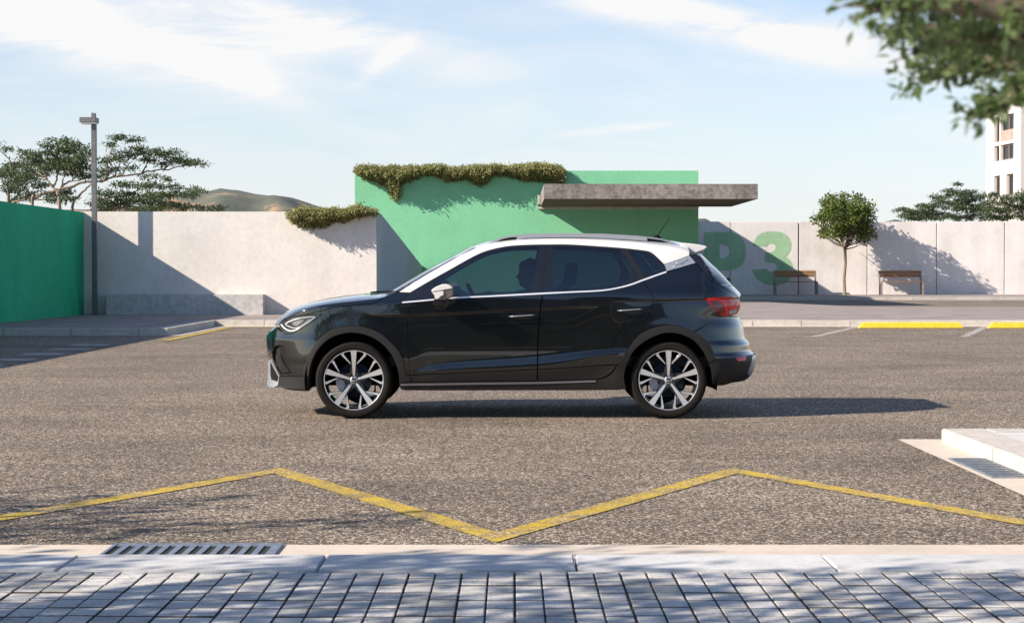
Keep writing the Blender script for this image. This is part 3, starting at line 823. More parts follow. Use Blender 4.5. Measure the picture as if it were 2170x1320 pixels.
def plate_tree(name, D, base_px, limbs, plates, k, org, seed, label, group, leaf=0.10, mat=None, bark=None, deep=0.9, dens=1.0, rad=.042):
    """limbs: polylines in picture pixels at depth D; plates: flat sprays of foliage (cx, cy, half width, half height) in crop pixels"""
    rr = random.Random(seed)
    base = (P(base_px, 500, D).x, D, 0)
    t = empty(name, base, label, 'tree', group)
    def lw(px, py, dy=0.0): q = P(px, py, D); return Vector((q.x - base[0], dy, q.z))
    tb = MB(); pts_all = []
    for li, lb in enumerate(limbs):
        dy0 = rr.uniform(-.35, .35) if li else 0
        ps = [lw(a, b, dy0 * min(1, n_ / 2)) for n_, (a, b) in enumerate(lb)]
        if li == 0: ps = [Vector((0, 0, 0))] + ps
        sm = []
        for i in range(len(ps) - 1):
            p0 = ps[max(0, i - 1)]; p1 = ps[i]; p2 = ps[i + 1]; p3 = ps[min(len(ps) - 1, i + 2)]
            for j_ in range(5):
                u = j_ / 5
                sm.append(0.5 * ((2 * p1) + (-p0 + p2) * u + (2 * p0 - 5 * p1 + 4 * p2 - p3) * u * u + (-p0 + 3 * p1 - 3 * p2 + p3) * u ** 3) + Vector((rr.gauss(0, .012), rr.gauss(0, .02), rr.gauss(0, .012))))
        sm.append(ps[-1])
        r0 = rad * (1.35 if li == 0 else .8)
        tb.tube(sm, [r0 * (1 - .75 * i / (len(sm) - 1)) for i in range(len(sm))], 6)
        pts_all += sm[3:] if li else [q for q in sm if q.z > 2.0]
    cents = []
    m = D / F
    for (cx, cy, hw, hh) in plates:
        px, py = org[0] + cx / k, org[1] + cy / k
        W, H = hw / k * m, hh / k * m
        dy = rr.uniform(-deep, deep)
        c = lw(px, py, dy)
        cand = [q for q in pts_all if q.z < c.z + .1] or pts_all
        q = min(cand, key=lambda v: (v - c).length + (0.4 if abs(v.x - c.x) > 1.2 else 0))
        mid = q.lerp(c, .5) + Vector((rr.gauss(0, .05), 0, -.06))
        tb.tube([q, mid, c + Vector((0, 0, -H * .3))], [.017, .012, .007], 5)
        n = max(5, int(W * 2 * (H * 2 + .12) / .020 * dens))
        for _ in range(n):
            a = rr.uniform(0, 6.283); r_ = rr.random() ** .5
            fx, fy = math.cos(a) * r_, math.sin(a) * r_
            top = H * math.sqrt(max(0, 1 - fx * fx)) * 1.1
            cc = c + Vector((fx * W, fy * min(W, .8), top * rr.uniform(-.9, .9) - .05 * fx * fx))
            if rr.random() < .22:
                tb.tube([c + Vector((0, 0, -H * .3)), c.lerp(cc, .6) + Vector((0, 0, -.02)), cc], [.008, .005, .003], 4, cap=False)
            out = Vector((fx, fy * .6, -.1))
            for _k in range(26):
                cents.append((cc + Vector((rr.gauss(0, .105), rr.gauss(0, .14), rr.gauss(0, .035))), out))
    tb.build('trunk', bark or M['bark_pale'], t, smooth=True, fix=False)
    leaf_mesh('crown', cents, leaf, mat or M['leaf_acacia'], t, aspect=2.4, seed=seed, n_per=1, spread=.01, up=1.2)
    return t
G_L = 'umbrella trees behind the left walls'
KO = (4.52, (0, 270))
plate_tree('umbrella_tree', 53, 128, [[(126, 440), (123, 411), (111, 396), (99, 380), (95, 364)], [(123, 411), (133, 394), (142, 374), (150, 355)], [(111, 396), (118, 380), (112, 350), (108, 330)], [(99, 380), (80, 365), (62, 350)], [(133, 394), (150, 385), (165, 372), (176, 358)]],
   [(520,112,110,18),(450,165,60,22),(630,150,90,20),(700,195,130,28),(560,225,150,32),(230,235,55,16),(200,282,85,24),(330,262,70,20),(420,310,150,36),(620,310,170,40),(790,300,100,40),(560,370,170,32),(760,380,110,36),(300,330,110,28),(650,430,110,24),(800,450,90,28),(480,400,90,20),(820,240,60,24)],
   *KO, 11, 'tall umbrella tree with bare twisted limbs, left of the lamp post', G_L, dens=1.6)
plate_tree('umbrella_tree', 56, 60, [[(66, 436), (77, 418), (111, 405), (155, 394), (184, 385), (221, 383), (243, 375), (288, 369.5), (321, 363), (358, 358.5), (396, 350)], [(243, 376), (262, 368), (268, 358), (284, 339)], [(240, 377), (247, 365), (254, 347), (258, 330)], [(300, 368), (308, 352), (312, 338)], [(221, 383), (232, 368), (228, 345), (240, 318), (246, 296)], [(345, 360), (362, 348), (372, 342)]],
   [(1130,92,55,14),(1195,102,35,10),(1320,125,80,16),(1100,180,50,16),(1290,190,55,14),(1370,210,45,12),(1180,240,70,24),(1060,300,80,24),(1180,310,55,20),(960,330,75,26),(1000,400,100,28),(1100,380,55,20),(970,455,70,20),(1430,240,115,22),(1560,250,110,22),(1680,240,70,16),(1400,300,105,20),(1500,340,65,16),(1640,300,115,22),(1770,310,110,22),(1850,340,95,18),(1925,350,60,10),(1280,390,40,10),(1300,260,60,16)],
   *KO, 12, 'long-armed umbrella tree whose limb reaches right past the lamp post', G_L, deep=.5, dens=1.35)
plate_tree('umbrella_tree', 59, 158, [[(154, 440), (164, 420), (184, 398), (199, 389), (221, 380)], [(200, 425), (245, 418), (274, 412), (300, 398), (321, 380)], [(190, 436), (260, 430), (330, 420), (380, 408), (410, 402)], [(200, 440), (300, 440), (380, 438), (440, 440)]],
   [(1480,470,70,14),(1570,480,45,12),(1200,550,115,24),(1350,540,90,20),(1500,570,115,22),(1700,570,70,18),(1830,590,80,18),(1900,620,60,14),(1050,640,105,28),(1200,650,120,28),(1380,640,120,26),(1550,660,120,24),(1700,650,90,22),(1800,650,60,16),(1000,720,120,36),(1150,730,130,36),(1330,720,120,32),(1500,730,130,32),(1650,740,100,28),(1750,780,90,20),(1900,770,80,14),(2020,775,80,12),(2090,768,26,8),(980,780,110,24),(1250,780,140,20),(1500,785,140,20)],
   *KO, 13, 'lower spreading umbrella tree just above the pale wall, right of the lamp post', G_L, deep=1.2, dens=1.6)
plate_tree('umbrella_tree', 57, 20, [[(18, 430), (22, 394), (24, 365), (20, 338)], [(20, 425), (7, 394), (12, 376)], [(20, 428), (38, 410), (52, 392), (60, 378)], [(22, 430), (46, 425), (72, 412), (90, 404)]],
   [(30,172,40,8),(100,215,25,8),(110,345,90,28),(60,430,110,36),(200,470,115,30),(380,440,130,28),(300,520,105,28),(60,540,80,28),(180,600,105,22),(40,350,50,24),(500,640,90,18),(640,620,70,18),(720,700,80,22),(330,640,70,18),(130,670,90,18),(430,560,80,18),(560,700,70,16),(-60,420,100,50),(-80,520,100,40)],
   *KO, 14, 'dense umbrella tree at the left edge above the green wall', G_L, deep=1.1, dens=1.7)
G_R = 'trees behind the panel wall'
KR = (3.3, (1600, 380))
plate_tree('spreading_tree', 98, 1965, [[(1962, 470), (1960, 455), (1945, 447), (1925, 446)], [(1960, 457), (1985, 450), (1995, 440)]],
   [(1010,212,45,10),(1070,215,60,13),(1100,250,70,16),(1160,190,40,10),(1200,182,60,13),(1180,230,90,18),(1250,240,100,20),(1110,275,60,10),(1200,270,100,12),(1230,205,60,16)],
   *KR, 31, 'low spreading tree behind the panel wall, left of the apartment block', G_R, leaf=.13)
plate_tree('spreading_tree', 100, 2050, [[(2048, 470), (2050, 450), (2040, 435), (2018, 420)], [(2050, 455), (2070, 440), (2078, 420)], [(2050, 452), (2045, 430), (2030, 412)]],
   [(1270,160,55,16),(1290,120,65,16),(1350,80,50,12),(1400,38,22,5),(1380,120,80,18),(1480,92,75,20),(1450,160,95,22),(1560,130,85,22),(1350,190,105,22),(1500,210,115,25),(1400,260,145,20),(1550,265,145,20),(1600,190,60,22)],
   *KR, 32, 'bushy dark tree directly in front of the apartment block', G_R, leaf=.13)
plate_tree('spreading_tree', 97, 2140, [[(2135, 470), (2138, 450), (2130, 430), (2120, 415)], [(2138, 452), (2155, 435), (2170, 420)]],
   [(1650,112,75,20),(1700,160,85,25),(1790,130,85,26),(1650,222,105,25),(1780,210,105,25),(1750,268,145,20),(1870,100,55,24),(1870,170,70,26),(1900,230,80,28),(1960,140,80,30),(1980,220,80,30)],
   *KR, 33, 'dark tree behind the panel wall cut off by the right edge', G_R, leaf=.13)

# round clipped tree by the benches
def round_tree():
    D = 83.4
    bx = P(1790, 623, D).x
    t = empty('round_tree', (bx, D, WZ - .004), 'small round-headed tree with a thin pale trunk between the two benches', 'tree')
    rr = random.Random(4)
    zc = P(0, 462, D).z - WZ; z0 = P(0, 525, D).z - WZ
    mb = MB()
    mb.tube([(0, 0, 0), (-.03, 0, .7), (.03, 0, 1.4), (0, 0, z0)], [.085, .07, .065, .07], 8)
    mb.build('trunk', M['bark'], t, smooth=True, fix=False)
    br = MB(); rx = 1.24; rz = 1.05
    for k in range(26):
        a = rr.uniform(0, 6.28); e = rr.uniform(.15, 1.3)
        d = Vector((math.cos(a) * math.cos(e), math.sin(a) * math.cos(e), math.sin(e)))
        q = Vector((0, 0, z0 + rr.uniform(-.1, .15)))
        r1 = rr.uniform(.9, 1.5)
        m = q + d * r1 * .5 + Vector((0, 0, -.02)); e_ = q + d * r1 + Vector((0, 0, .12))
        br.tube([q, m, e_], [.035, .022, .01], 5)
    br.build('branch', M['bark_dark'], t, smooth=True, fix=False)
    cents = []
    lobes = []
    for k in range(46):
        a = rr.uniform(0, 6.28); z = rr.uniform(-.8, 1.0); r_ = math.sqrt(max(0, 1 - z * z))
        lobes.append((Vector((r_ * math.cos(a), r_ * math.sin(a), z)), rr.uniform(.16, .34), rr.uniform(.72, 1.0)))
    for c, s, k in lobes:
        for _ in range(int(95 * s / .25)):
            d = Vector((rr.gauss(0, 1), rr.gauss(0, 1), rr.gauss(0, 1))).normalized()
            p = c * k + d * s * rr.random() ** .33
            cents.append((Vector((p.x * rx, p.y * rx, zc + p.z * rz)), d))
    for _ in range(500):
        d = Vector((rr.gauss(0, 1), rr.gauss(0, 1), rr.gauss(0, 1))).normalized(); p = d * rr.random() ** .4 * .75
        cents.append((Vector((p.x * rx, p.y * rx, zc + p.z * rz)), d))
    for (px, py) in ((1724, 462), (1728, 466), (1850, 490), (1848, 500), (1745, 492)):
        q = P(px, py, D)
        for _ in range(30):
            cents.append((Vector((q.x - bx + rr.gauss(0, .12), rr.gauss(0, .12), q.z - WZ + rr.gauss(0, .1))), Vector((rr.gauss(0, 1), 0, 0))))
    leaf_mesh('crown', cents, 0.13, M['leaf_round'], t, aspect=1.9, seed=9, n_per=2, spread=.05)
round_tree()

# trailing plants on the wall tops
def trailing(name, D, prof, thick, label, seed, leaf, dens):
    """prof: (px, top, bottom) in the picture, at real depth D: hangs in front of a wall"""
    rr = random.Random(seed)
    x0, x1 = prof[0][0], prof[-1][0]
    o = P((x0 + x1) / 2, prof[0][1], D)
    t = empty(name, (o.x, D, o.z), label, 'trailing plant', 'trailing plants on the wall tops')
    xs = [p[0] for p in prof]
    cents = []; stems = MB()
    stems.tube([(P(a_, 0, D).x - o.x, .05, P(0, b_ + 3, D).z - o.z) for a_, b_, c_ in prof], .014, 5)
    n = int(dens * (x1 - x0))
    for i in range(n):
        px = rr.uniform(x0, x1)
        tp = np.interp(px, xs, [p[1] for p in prof]); bt = np.interp(px, xs, [p[2] for p in prof])
        f = rr.random() ** 1.1
        lump = noise.noise(Vector((px * .09, seed, 0))) * 4
        py = tp + (bt - tp + lump) * f + rr.gauss(0, 1.2)
        bulge = math.sin(min(1, f * 1.1 + .08) * math.pi) ** .6 * thick * (1 + .4 * noise.noise(Vector((px * .12, py * .12, seed))))
        q = P(px, py, D)
        yy = D - 0.02 - rr.random() ** .6 * bulge if py > tp + 3 else D + rr.uniform(-.25, .15)
        cents.append((Vector((q.x - o.x, yy - D, q.z - o.z)), Vector((rr.gauss(0, .5), -.55, -.75))))
        if i % 60 == 0:
            s = P(px, tp + 2, D)
            stems.tube([(s.x - o.x, 0.055, s.z - o.z), (q.x - o.x, -bulge * .6 - .02, (s.z + q.z) / 2 - o.z), (q.x - o.x, yy - D, q.z - o.z)], [.012, .01, .006], 4)
    stems.build('stem', M['bark_dark'], t, fix=False)
    leaf_mesh('leaves', cents, leaf, M['leaf_vine'], t, aspect=3.2, droop=.4, seed=seed, n_per=3, spread=leaf * .4, up=.3)
trailing('trailing_plant', 46.6, [(612, 452, 458), (622, 444, 470), (648, 438, 480), (670, 441, 479), (688, 443, 477), (705, 440, 468), (730, 444, 466), (752, 437, 458), (762, 434, 456), (778, 443, 452), (798, 447, 450)], 0.48,
         'green trailing plant spilling over the top of the pale wall', 3, 0.075, 20)
trailing('trailing_plant', BD, [(754, 358, 362), (765, 352, 370), (785, 350, 380), (800, 352, 384), (818, 354, 392), (829, 350, 412), (838, 349, 429), (846, 352, 420), (852, 356, 386), (870, 352, 380), (890, 354, 372), (905, 350, 366), (930, 350, 370), (948, 352, 382), (965, 356, 381), (985, 354, 374), (1005, 350, 386), (1020, 349, 394), (1032, 350, 384), (1045, 349, 368), (1075, 353, 368), (1100, 350, 378), (1120, 347, 382), (1140, 345, 380), (1160, 347, 384), (1180, 350, 386), (1192, 355, 390), (1196, 362, 384)], 0.68,
         'long olive-green trailing plant along the roof edge of the green building', 8, 0.105, 26)

# near branches hanging into the picture at the top right: a small tree standing right of the camera
def near_tree():
    rr = random.Random(21)
    base = (1.75, 3.3, KZ - .004)
    t = empty('overhanging_tree', base, 'blurred leafy branches of a near tree hanging into the upper right corner', 'tree')
    tb = MB(); cents = []
    def loc(px, py, D): q = P(px, py - 16, D); return Vector((q.x - base[0], q.y - base[1], q.z - base[2]))
    tb.tube([(0, 0, 0), (.03, 0, .8), (-.02, .02, 1.5), (.05, 0, 2.2), (0, 0, 2.9)], [.07, .06, .052, .04, .02], 9)
    D = 1.45
    limbs = [
        [(2360, 100), (2220, 55), (2080, 30), (1950, 22), (1832, 36)],
        [(2360, 150), (2240, 130), (2120, 95), (2010, 80), (1900, 85)],
        [(2360, 160), (2250, 135), (2150, 115), (2050, 118), (1935, 125)],
        [(2360, 180), (2250, 150), (2130, 150), (2030, 158), (1960, 185)],
        [(2300, 170), (2230, 175), (2185, 195), (2140, 225), (2092, 262)],
        [(2300, 60), (2200, 10), (2100, -40), (1980, -60), (1850, -50)],
        [(2300, 30), (2150, -60), (2000, -120), (1880, -130)],
        [(2320, 120), (2230, 115), (2150, 100), (2060, 96), (1960, 100)]]
    for lb in limbs:
        dd = rr.uniform(-.25, .25)
        ps = [Vector((0, 0, 1.35)), loc(2520, 160, D + .3)] + [loc(px, py, D + dd) for px, py in lb]
        n = len(ps)
        tb.tube(ps, [.016 - .012 * i / (n - 1) for i in range(n)], 6)
        for i in range(2, n - 1):
            for k in range(6):
                s = (k + rr.random()) / 6
                q = ps[i].lerp(ps[i + 1], s)
                d = (ps[i + 1] - ps[i]).normalized()
                for m in range(2):
                    a = Vector((rr.uniform(-1, .5), rr.uniform(-1, 1), rr.uniform(-.42, .26)))
                    tip = q + a * 0.033
                    if rr.random() < .5: tb.tube([q, tip], [.0009, .0005], 4, cap=False)
                    for j in range(7):
                        c = q.lerp(tip, (j + .6) / 7)
                        cents.append((c, a.normalized()))
    # crown above
    for _ in range(900):
        d = Vector((rr.gauss(0, 1), rr.gauss(0, 1), rr.gauss(0, .7)))
        d.normalize(); c = Vector((.55, .1, 2.45)) + d * rr.random() ** .4 * Vector((1, 1, 1)).length * .5
        if c.x > .05 or c.z > 2.2: cents.append((c, d))
    for k in range(14):
        a = rr.uniform(0, 6.28); e = Vector((.55 + .6 * math.cos(a), .1 + .6 * math.sin(a), 2.3 + rr.uniform(-.1, .6)))
        tb.tube([(0, 0, 1.6 + k * .06), Vector((0, 0, 1.7 + k * .05)).lerp(e, .5), e], [.02, .012, .004], 5)
    tb.build('trunk', M['bark_dark'], t, smooth=True, fix=False)
    leaf_mesh('crown', cents, 0.0112, M['leaf_near'], t, aspect=2.3, seed=77, n_per=2, spread=.004, up=.8)
near_tree()

# street trees standing left of the camera: they give the dappled shade on the pavement
def shade_tree(x, y, s, seed, label):
    rr = random.Random(seed)
    t = empty('street_tree', (x, y, KZ - .004), label, 'tree', 'street trees on the near pavement')
    tb = MB(); tb.tube([(0, 0, 0), (.05, .03, 1.2), (-.04, 0, 2.2), (0, 0, 3.2)], [.12 * (.3 + .6 * s), .10 * (.3 + .6 * s), .085 * (.3 + .6 * s), .05 * (.3 + .6 * s)], 8)
    cents = []
    for k in range(int(46 * s)):
        a = rr.uniform(0, 6.28); r_ = 2.0 * math.sqrt(rr.random())
        c = Vector((r_ * math.cos(a), r_ * math.sin(a) * .8, 3.1 + rr.uniform(-.55, .75)))
        tb.tube([(0, 0, rr.uniform(2, 3)), Vector((0, 0, 2.6)).lerp(c, .55), c], [.03, .018, .006], 5)
        rad = rr.uniform(.22, .42)
        for _ in range(55):
            d = Vector((rr.gauss(0, 1), rr.gauss(0, 1), rr.gauss(0, .6))).normalized()
            cents.append((c + d * rad * rr.random() ** .5, d))
    tb.build('trunk', M['bark_dark'], t, smooth=True, fix=False)
    leaf_mesh('crown', cents, 0.12, M['leaf_near'], t, aspect=2.0, seed=seed, n_per=1, spread=.05, up=.8)
shade_tree(-6.4, 4.1, 1.25, 51, 'street tree on the near pavement, left of the picture')
shade_tree(-3.9, 3.7, 1.25, 52, 'street tree on the near pavement beside the camera')
shade_tree(-8.5, 6.6, .5, 54, 'thin-crowned street tree by the near curb, left of the picture')
shade_tree(-9.3, 3.6, 1.0, 53, 'street tree on the near pavement far left of the picture')
# ================================================================ the car
YC = 16.27                       # depth of the car's centre plane
NS = 2.4
def pchip(pts):
    xs = np.array([p[0] for p in pts], float); ys = np.array([p[1] for p in pts], float)
    h = np.diff(xs); d = np.diff(ys) / h; m = np.zeros(len(xs)); m[0] = d[0]; m[-1] = d[-1]
    for i in range(1, len(xs) - 1):
        if d[i - 1] * d[i] > 0:
            w1 = 2 * h[i] + h[i - 1]; w2 = h[i] + 2 * h[i - 1]
            m[i] = (w1 + w2) / (w1 / d[i - 1] + w2 / d[i])
    def f(x):
        x = np.asarray(x, float); xc = np.clip(x, xs[0], xs[-1])
        i = np.clip(np.searchsorted(xs, xc) - 1, 0, len(xs) - 2)
        t = (xc - xs[i]) / h[i]
        return ((2 * t**3 - 3 * t**2 + 1) * ys[i] + (t**3 - 2 * t**2 + t) * h[i] * m[i] + (-2 * t**3 + 3 * t**2) * ys[i + 1] + (t**3 - t**2) * h[i] * m[i + 1])
    return f
def at(px, py, D): q = P(px, py, D); return (q.x, q.z)
def cv(pts, D): return [at(a, b, D) for a, b in pts]
def sstep(a, b, x): t = np.clip((x - a) / (b - a), 0, 1); return t * t * (3 - 2 * t)

TOP = [(560, 698), (572, 694), (583, 688), (591, 679), (601, 668), (616.7, 655.3), (645, 643.7), (683.6, 634.7), (740, 625.7), (791.8, 621), (827, 620), (834, 615), (860, 599), (915.4, 567), (960.8, 543), (1004, 521.5), (1040, 511), (1100, 502),
       (1200, 498), (1300, 501), (1380, 507), (1440, 514), (1462, 526), (1480, 538), (1500, 556), (1520, 575), (1546, 603), (1558, 613), (1568, 621), (1600, 632)]
EDGE = [(560, 712), (583, 697), (601, 681), (650, 656.5), (700, 645), (760, 638.5), (800, 633.5), (828, 626), (846, 616), (860, 608.5), (914.7, 577.5), (960.8, 551), (1009.7, 527), (1040, 519), (1100, 512), (1160, 510), (1260, 512), (1330, 517),
        (1400, 524), (1440, 530), (1462, 536), (1474, 541), (1482, 548), (1495, 569), (1511, 596), (1530, 610), (1550, 621), (1568, 631), (1600, 640)]
zt_f = pchip(cv(TOP, YC)); ze_f = pchip(cv(EDGE, 15.68))
FRONT = [(596, 840), (590, 825), (584, 817), (570, 813), (572, 806), (573.6, 790), (573.4, 763), (570.6, 750), (569.3, 714), (571, 705), (572, 698)]
xf_f = pchip(sorted([(z, x) for x, z in cv(FRONT, YC)]))
REAR = [(1502, 840), (1512, 822), (1534, 815), (1554, 809), (1576, 799), (1589, 786), (1594, 773), (1596.5, 758), (1594, 747), (1585, 739), (1583.5, 724), (1574, 714), (1572.6, 706), (1570, 689), (1563, 667), (1567, 657), (1570, 644), (1569, 631), (1568, 620)]
xr_f = pchip(sorted([(z, x) for x, z in cv(REAR, YC)]))
zb_f = pchip(cv([(560, 655), (700, 650), (853, 642), (960, 632), (1148, 623), (1267, 618), (1334, 605), (1412, 577), (1474, 557), (1510, 597), (1600, 640)], 15.45))
SD = 15.42
zA1 = pchip(cv([(560, 690), (700, 672), (780, 667), (833, 668.5), (1100, 657.5), (1260, 651), (1600, 650)], SD))
zA2 = pchip(cv([(560, 640), (1293, 639), (1383, 637), (1493, 634), (1600, 632)], SD))
zL1 = pchip(cv([(560, 784), (878, 783.5), (917, 770), (1000, 760), (1100, 753), (1313, 737), (1600, 733)], SD))
zL2 = pchip(cv([(560, 787), (878, 786), (1000, 783), (1138, 777), (1320, 748), (1600, 744)], SD))
def X_(px, D=SD): return P(px, 600, D).x
base_f = pchip([(0.10, .800), (.22, .842), (.30, .862), (.40, .876), (.52, .882), (.66, .880), (.80, .8770), (.90, .8735), (1.00, .866), (1.10, .828), (1.25, .770), (1.40, .69), (1.60, .58)])
taper_f = pchip([(X_(560), .945), (X_(700), .985), (X_(900), 1.0), (X_(1250), 1.0), (X_(1430), .99), (X_(1600), .93)])
WC = [P(749.5, 806, 15.4), P(1417, 806, 15.4)]
LF, LR = .62, .46
def w_side(x, z):
    b = base_f(np.minimum(z, zb_f(x)))
    w = b * taper_f(x)
    for (zA, m0, m1, m2, m3, amp) in ((zA1, 775, 860, 1190, 1275, .0095), (zA2, 1285, 1390, 1900, 2000, .0075)):
        d = z - zA(x); mk = sstep(X_(m0), X_(m1), x) * (1 - sstep(X_(m2), X_(m3), x))
        w = w + amp * mk * np.tanh(d / .0045) * np.exp(-np.abs(d) / .085) * (z < zb_f(x) + .02)
    mk = sstep(X_(868), X_(930), x) * (1 - sstep(X_(1300), X_(1345), x))
    l1, l2 = zL1(x), zL2(x)
    r1 = sstep(0, 1, (l1 - z) / np.maximum(l1 - l2, .004)); r2 = 1 - sstep(0, .17, l2 - z)
    w = w + .021 * mk * r1 * r2
    for c in WC:
        r = np.sqrt((x - c.x) ** 2 + (z - c.z) ** 2)
        w = w + .016 * np.where(r < .40, 1, np.exp(-((r - .40) / .11) ** 2)) * (z < .95)
    zb = zb_f(x)
    up = np.maximum(z - zb, 0)
    w = w - up * .30 - up * up * .30
    return w
def uu(x, z): ze = ze_f(x); return np.clip((z - ze) / np.maximum(zt_f(x) - ze, .01), 0, 1)
def w_f(x, z):
    x = np.asarray(x, float); z = np.asarray(z, float)
    w = w_side(x, np.minimum(z, ze_f(x)))
    u = uu(x, z); w = w * (1 - u ** 1.5) ** (1 / 2.2)
    t = np.clip((x - xf_f(z)) / LF, 0, 1); w = w * (1 - (1 - t) ** NS) ** (1 / NS)
    t = np.clip((xr_f(z) - x) / LR, 0, 1); w = w * (1 - (1 - t) ** NS) ** (1 / NS)
    return w
QS = 2.6
def PQ(x, z):
    t = np.clip((x - xf_f(z)) / LF, 0, 1); p = np.where(t < 1, xf_f(z) + LF - (1 - t ** (1 / NS)) * .9, x)
    t2 = np.clip((xr_f(z) - x) / LR, 0, 1); p = np.where(t2 < 1, xr_f(z) - LR + (1 - t2 ** (1 / NS)) * .9, p)
    u = uu(x, z); q = np.where(u > 0, ze_f(x) + (1 - (1 - u) ** (1 / 2.2)) * .6, z) * QS
    return p, q
def normal_f(x, z):
    e = .0022
    # keep the finite differences inside the silhouettes
    x = np.clip(x, xf_f(z) + 2 * e, xr_f(z) - 2 * e); z2 = np.minimum(z, zt_f(x) - 2 * e)
    wx = (w_f(x + e, z2) - w_f(x - e, z2)) / (2 * e); wz = (w_f(x, z2 + e) - w_f(x, z2 - e)) / (2 * e)
    n = np.stack([-wx, -np.ones_like(wx), -wz], -1) * np.array([-1, 1, -1]) * np.array([1, 1, 1])
    n = np.stack([-wx, -np.ones_like(wx), -wz], -1)
    return n / np.linalg.norm(n, axis=-1)[:, None]
def surf(pts, it=14):
    """photograph pixels -> (x, z) on the car's near flank"""
    out = []
    for a, b in pts:
        if isinstance(a, str): continue
        D = 15.45
        for _ in range(it):
            x, z = at(a, b, D)
            D = .5 * D + .5 * (YC - float(w_f(np.array([x]), np.array([z]))[0]))
        out.append(at(a, b, D))
    return out
def sil_top(a, b, n=24):
    xa, xb = P(a, 600, YC).x, P(b, 600, YC).x
    return [(x, float(zt_f(x))) for x in np.linspace(xa, xb, n)]
def sil_front(ya, yb, n=12):
    za, zb = P(570, ya, YC).z, P(570, yb, YC).z
    return [(float(xf_f(z)), z) for z in np.linspace(za, zb, n)]
def sil_rear(ya, yb, n=14):
    za, zb = P(1570, ya, YC).z, P(1570, yb, YC).z
    return [(float(xr_f(z)), z) for z in np.linspace(za, zb, n)]
def smooth_poly(pts, step=.03, corner=32):
    """closed polygon: Catmull-Rom through gentle vertices, corners kept; densified in P space"""
    n = len(pts); V = [Vector(p) for p in pts]
    cor = []
    for i in range(n):
        a = V[i] - V[i - 1]; b = V[(i + 1) % n] - V[i]
        cor.append(a.length < 1e-6 or b.length < 1e-6 or abs(a.angle_signed(b)) > R(corner))
    out = []
    for i in range(n):
        p1, p2 = V[i], V[(i + 1) % n]
        if (p2 - p1).length < 1e-6: continue
        p0 = V[i - 1] if not cor[i] else p1 * 2 - p2
        p3 = V[(i + 2) % n] if not cor[(i + 1) % n] else p2 * 2 - p1
        A = PQ(np.array([p1.x]), np.array([p1.y])); B = PQ(np.array([p2.x]), np.array([p2.y]))
        L = max((p2 - p1).length, math.hypot(A[0][0] - B[0][0], A[1][0] - B[1][0]))
        k = max(1, int(math.ceil(L / step)))
        # tangents limited to the chord, so unequal spacing cannot overshoot
        ch = (p2 - p1).length
        m1 = (p2 - p0); m1 = m1.normalized() * ch if m1.length > 1e-9 else p2 - p1
        m2 = (p3 - p1); m2 = m2.normalized() * ch if m2.length > 1e-9 else p2 - p1
        for j in range(k):
            s = j / k
            q = (2 * s**3 - 3 * s**2 + 1) * p1 + (s**3 - 2 * s**2 + s) * m1 + (-2 * s**3 + 3 * s**2) * p2 + (s**3 - s**2) * m2
            out.append((q.x, q.y))
    return np.array(out)
def inset(poly, d):
    n = len(poly); a2 = np.sum(poly[:, 0] * np.roll(poly[:, 1], -1) - poly[:, 1] * np.roll(poly[:, 0], -1))
    e = np.roll(poly, -1, 0) - poly; e /= np.linalg.norm(e, axis=1)[:, None] + 1e-12
    nn = np.stack([-e[:, 1], e[:, 0]], 1) * (1 if a2 > 0 else -1)
    v = nn + np.roll(nn, 1, 0); v /= np.maximum(np.linalg.norm(v, axis=1)[:, None], .5)
    w = w_f(poly[:, 0], poly[:, 1]); k = (w > .12)[:, None]
    return poly + v * d * k
def inside_np(px, pz, poly):
    c = np.zeros(len(px), bool); n = len(poly)
    for i in range(n):
        x1, y1 = poly[i]; x2, y2 = poly[(i + 1) % n]
        if y1 == y2: continue
        k = ((y1 > pz) != (y2 > pz)) & (px < (x2 - x1) * (pz - y1) / (y2 - y1) + x1)
        c ^= k
    return c
def _cands():
    c = []
    x0, x1 = -2.05, 2.08
    pri = []
    for x in np.arange(x0, x1, .03):
        for zf in (zA1, zA2):
            zc = float(zf(x))
            for k in (0, -.003, .003, -.0065, .0065, -.012, .012, -.022, .022, -.034, .034): pri.append((x, zc + k))
        a, b = float(zL1(x)), float(zL2(x))
        for k in (0, .2, .4, .6, .8, 1): pri.append((x, a + (b - a) * k))
        for k in (.008, .018, .03): pri.append((x, a + k)); pri.append((x, b - k))
    for x in np.arange(x0, x1, .034):
        for z in np.arange(.18, 1.56, .014):
            c.append((x, z))
    c = [q for q in c if q[1] < float(ze_f(q[0]))]
    gx = []
    for z in np.arange(.19, 1.3, .03):
        for s in np.arange(.10, 1, .045):
            gx.append((float(xf_f(z)) + LF * s ** NS, z)); gx.append((float(xr_f(z)) - LR * s ** NS, z))
    for x in np.arange(x0, x1, .034):
        ze, zt = float(ze_f(x)), float(zt_f(x))
        for s in np.arange(.06, 1.0, .075):
            gx.append((x, ze + (zt - ze) * (1 - (1 - s) ** 2.2)))
    global NPRI
    NPRI = len(pri)
    return np.array(pri + c + gx)
CAND = _cands(); CP = np.stack(PQ(CAND[:, 0], CAND[:, 1]), 1)

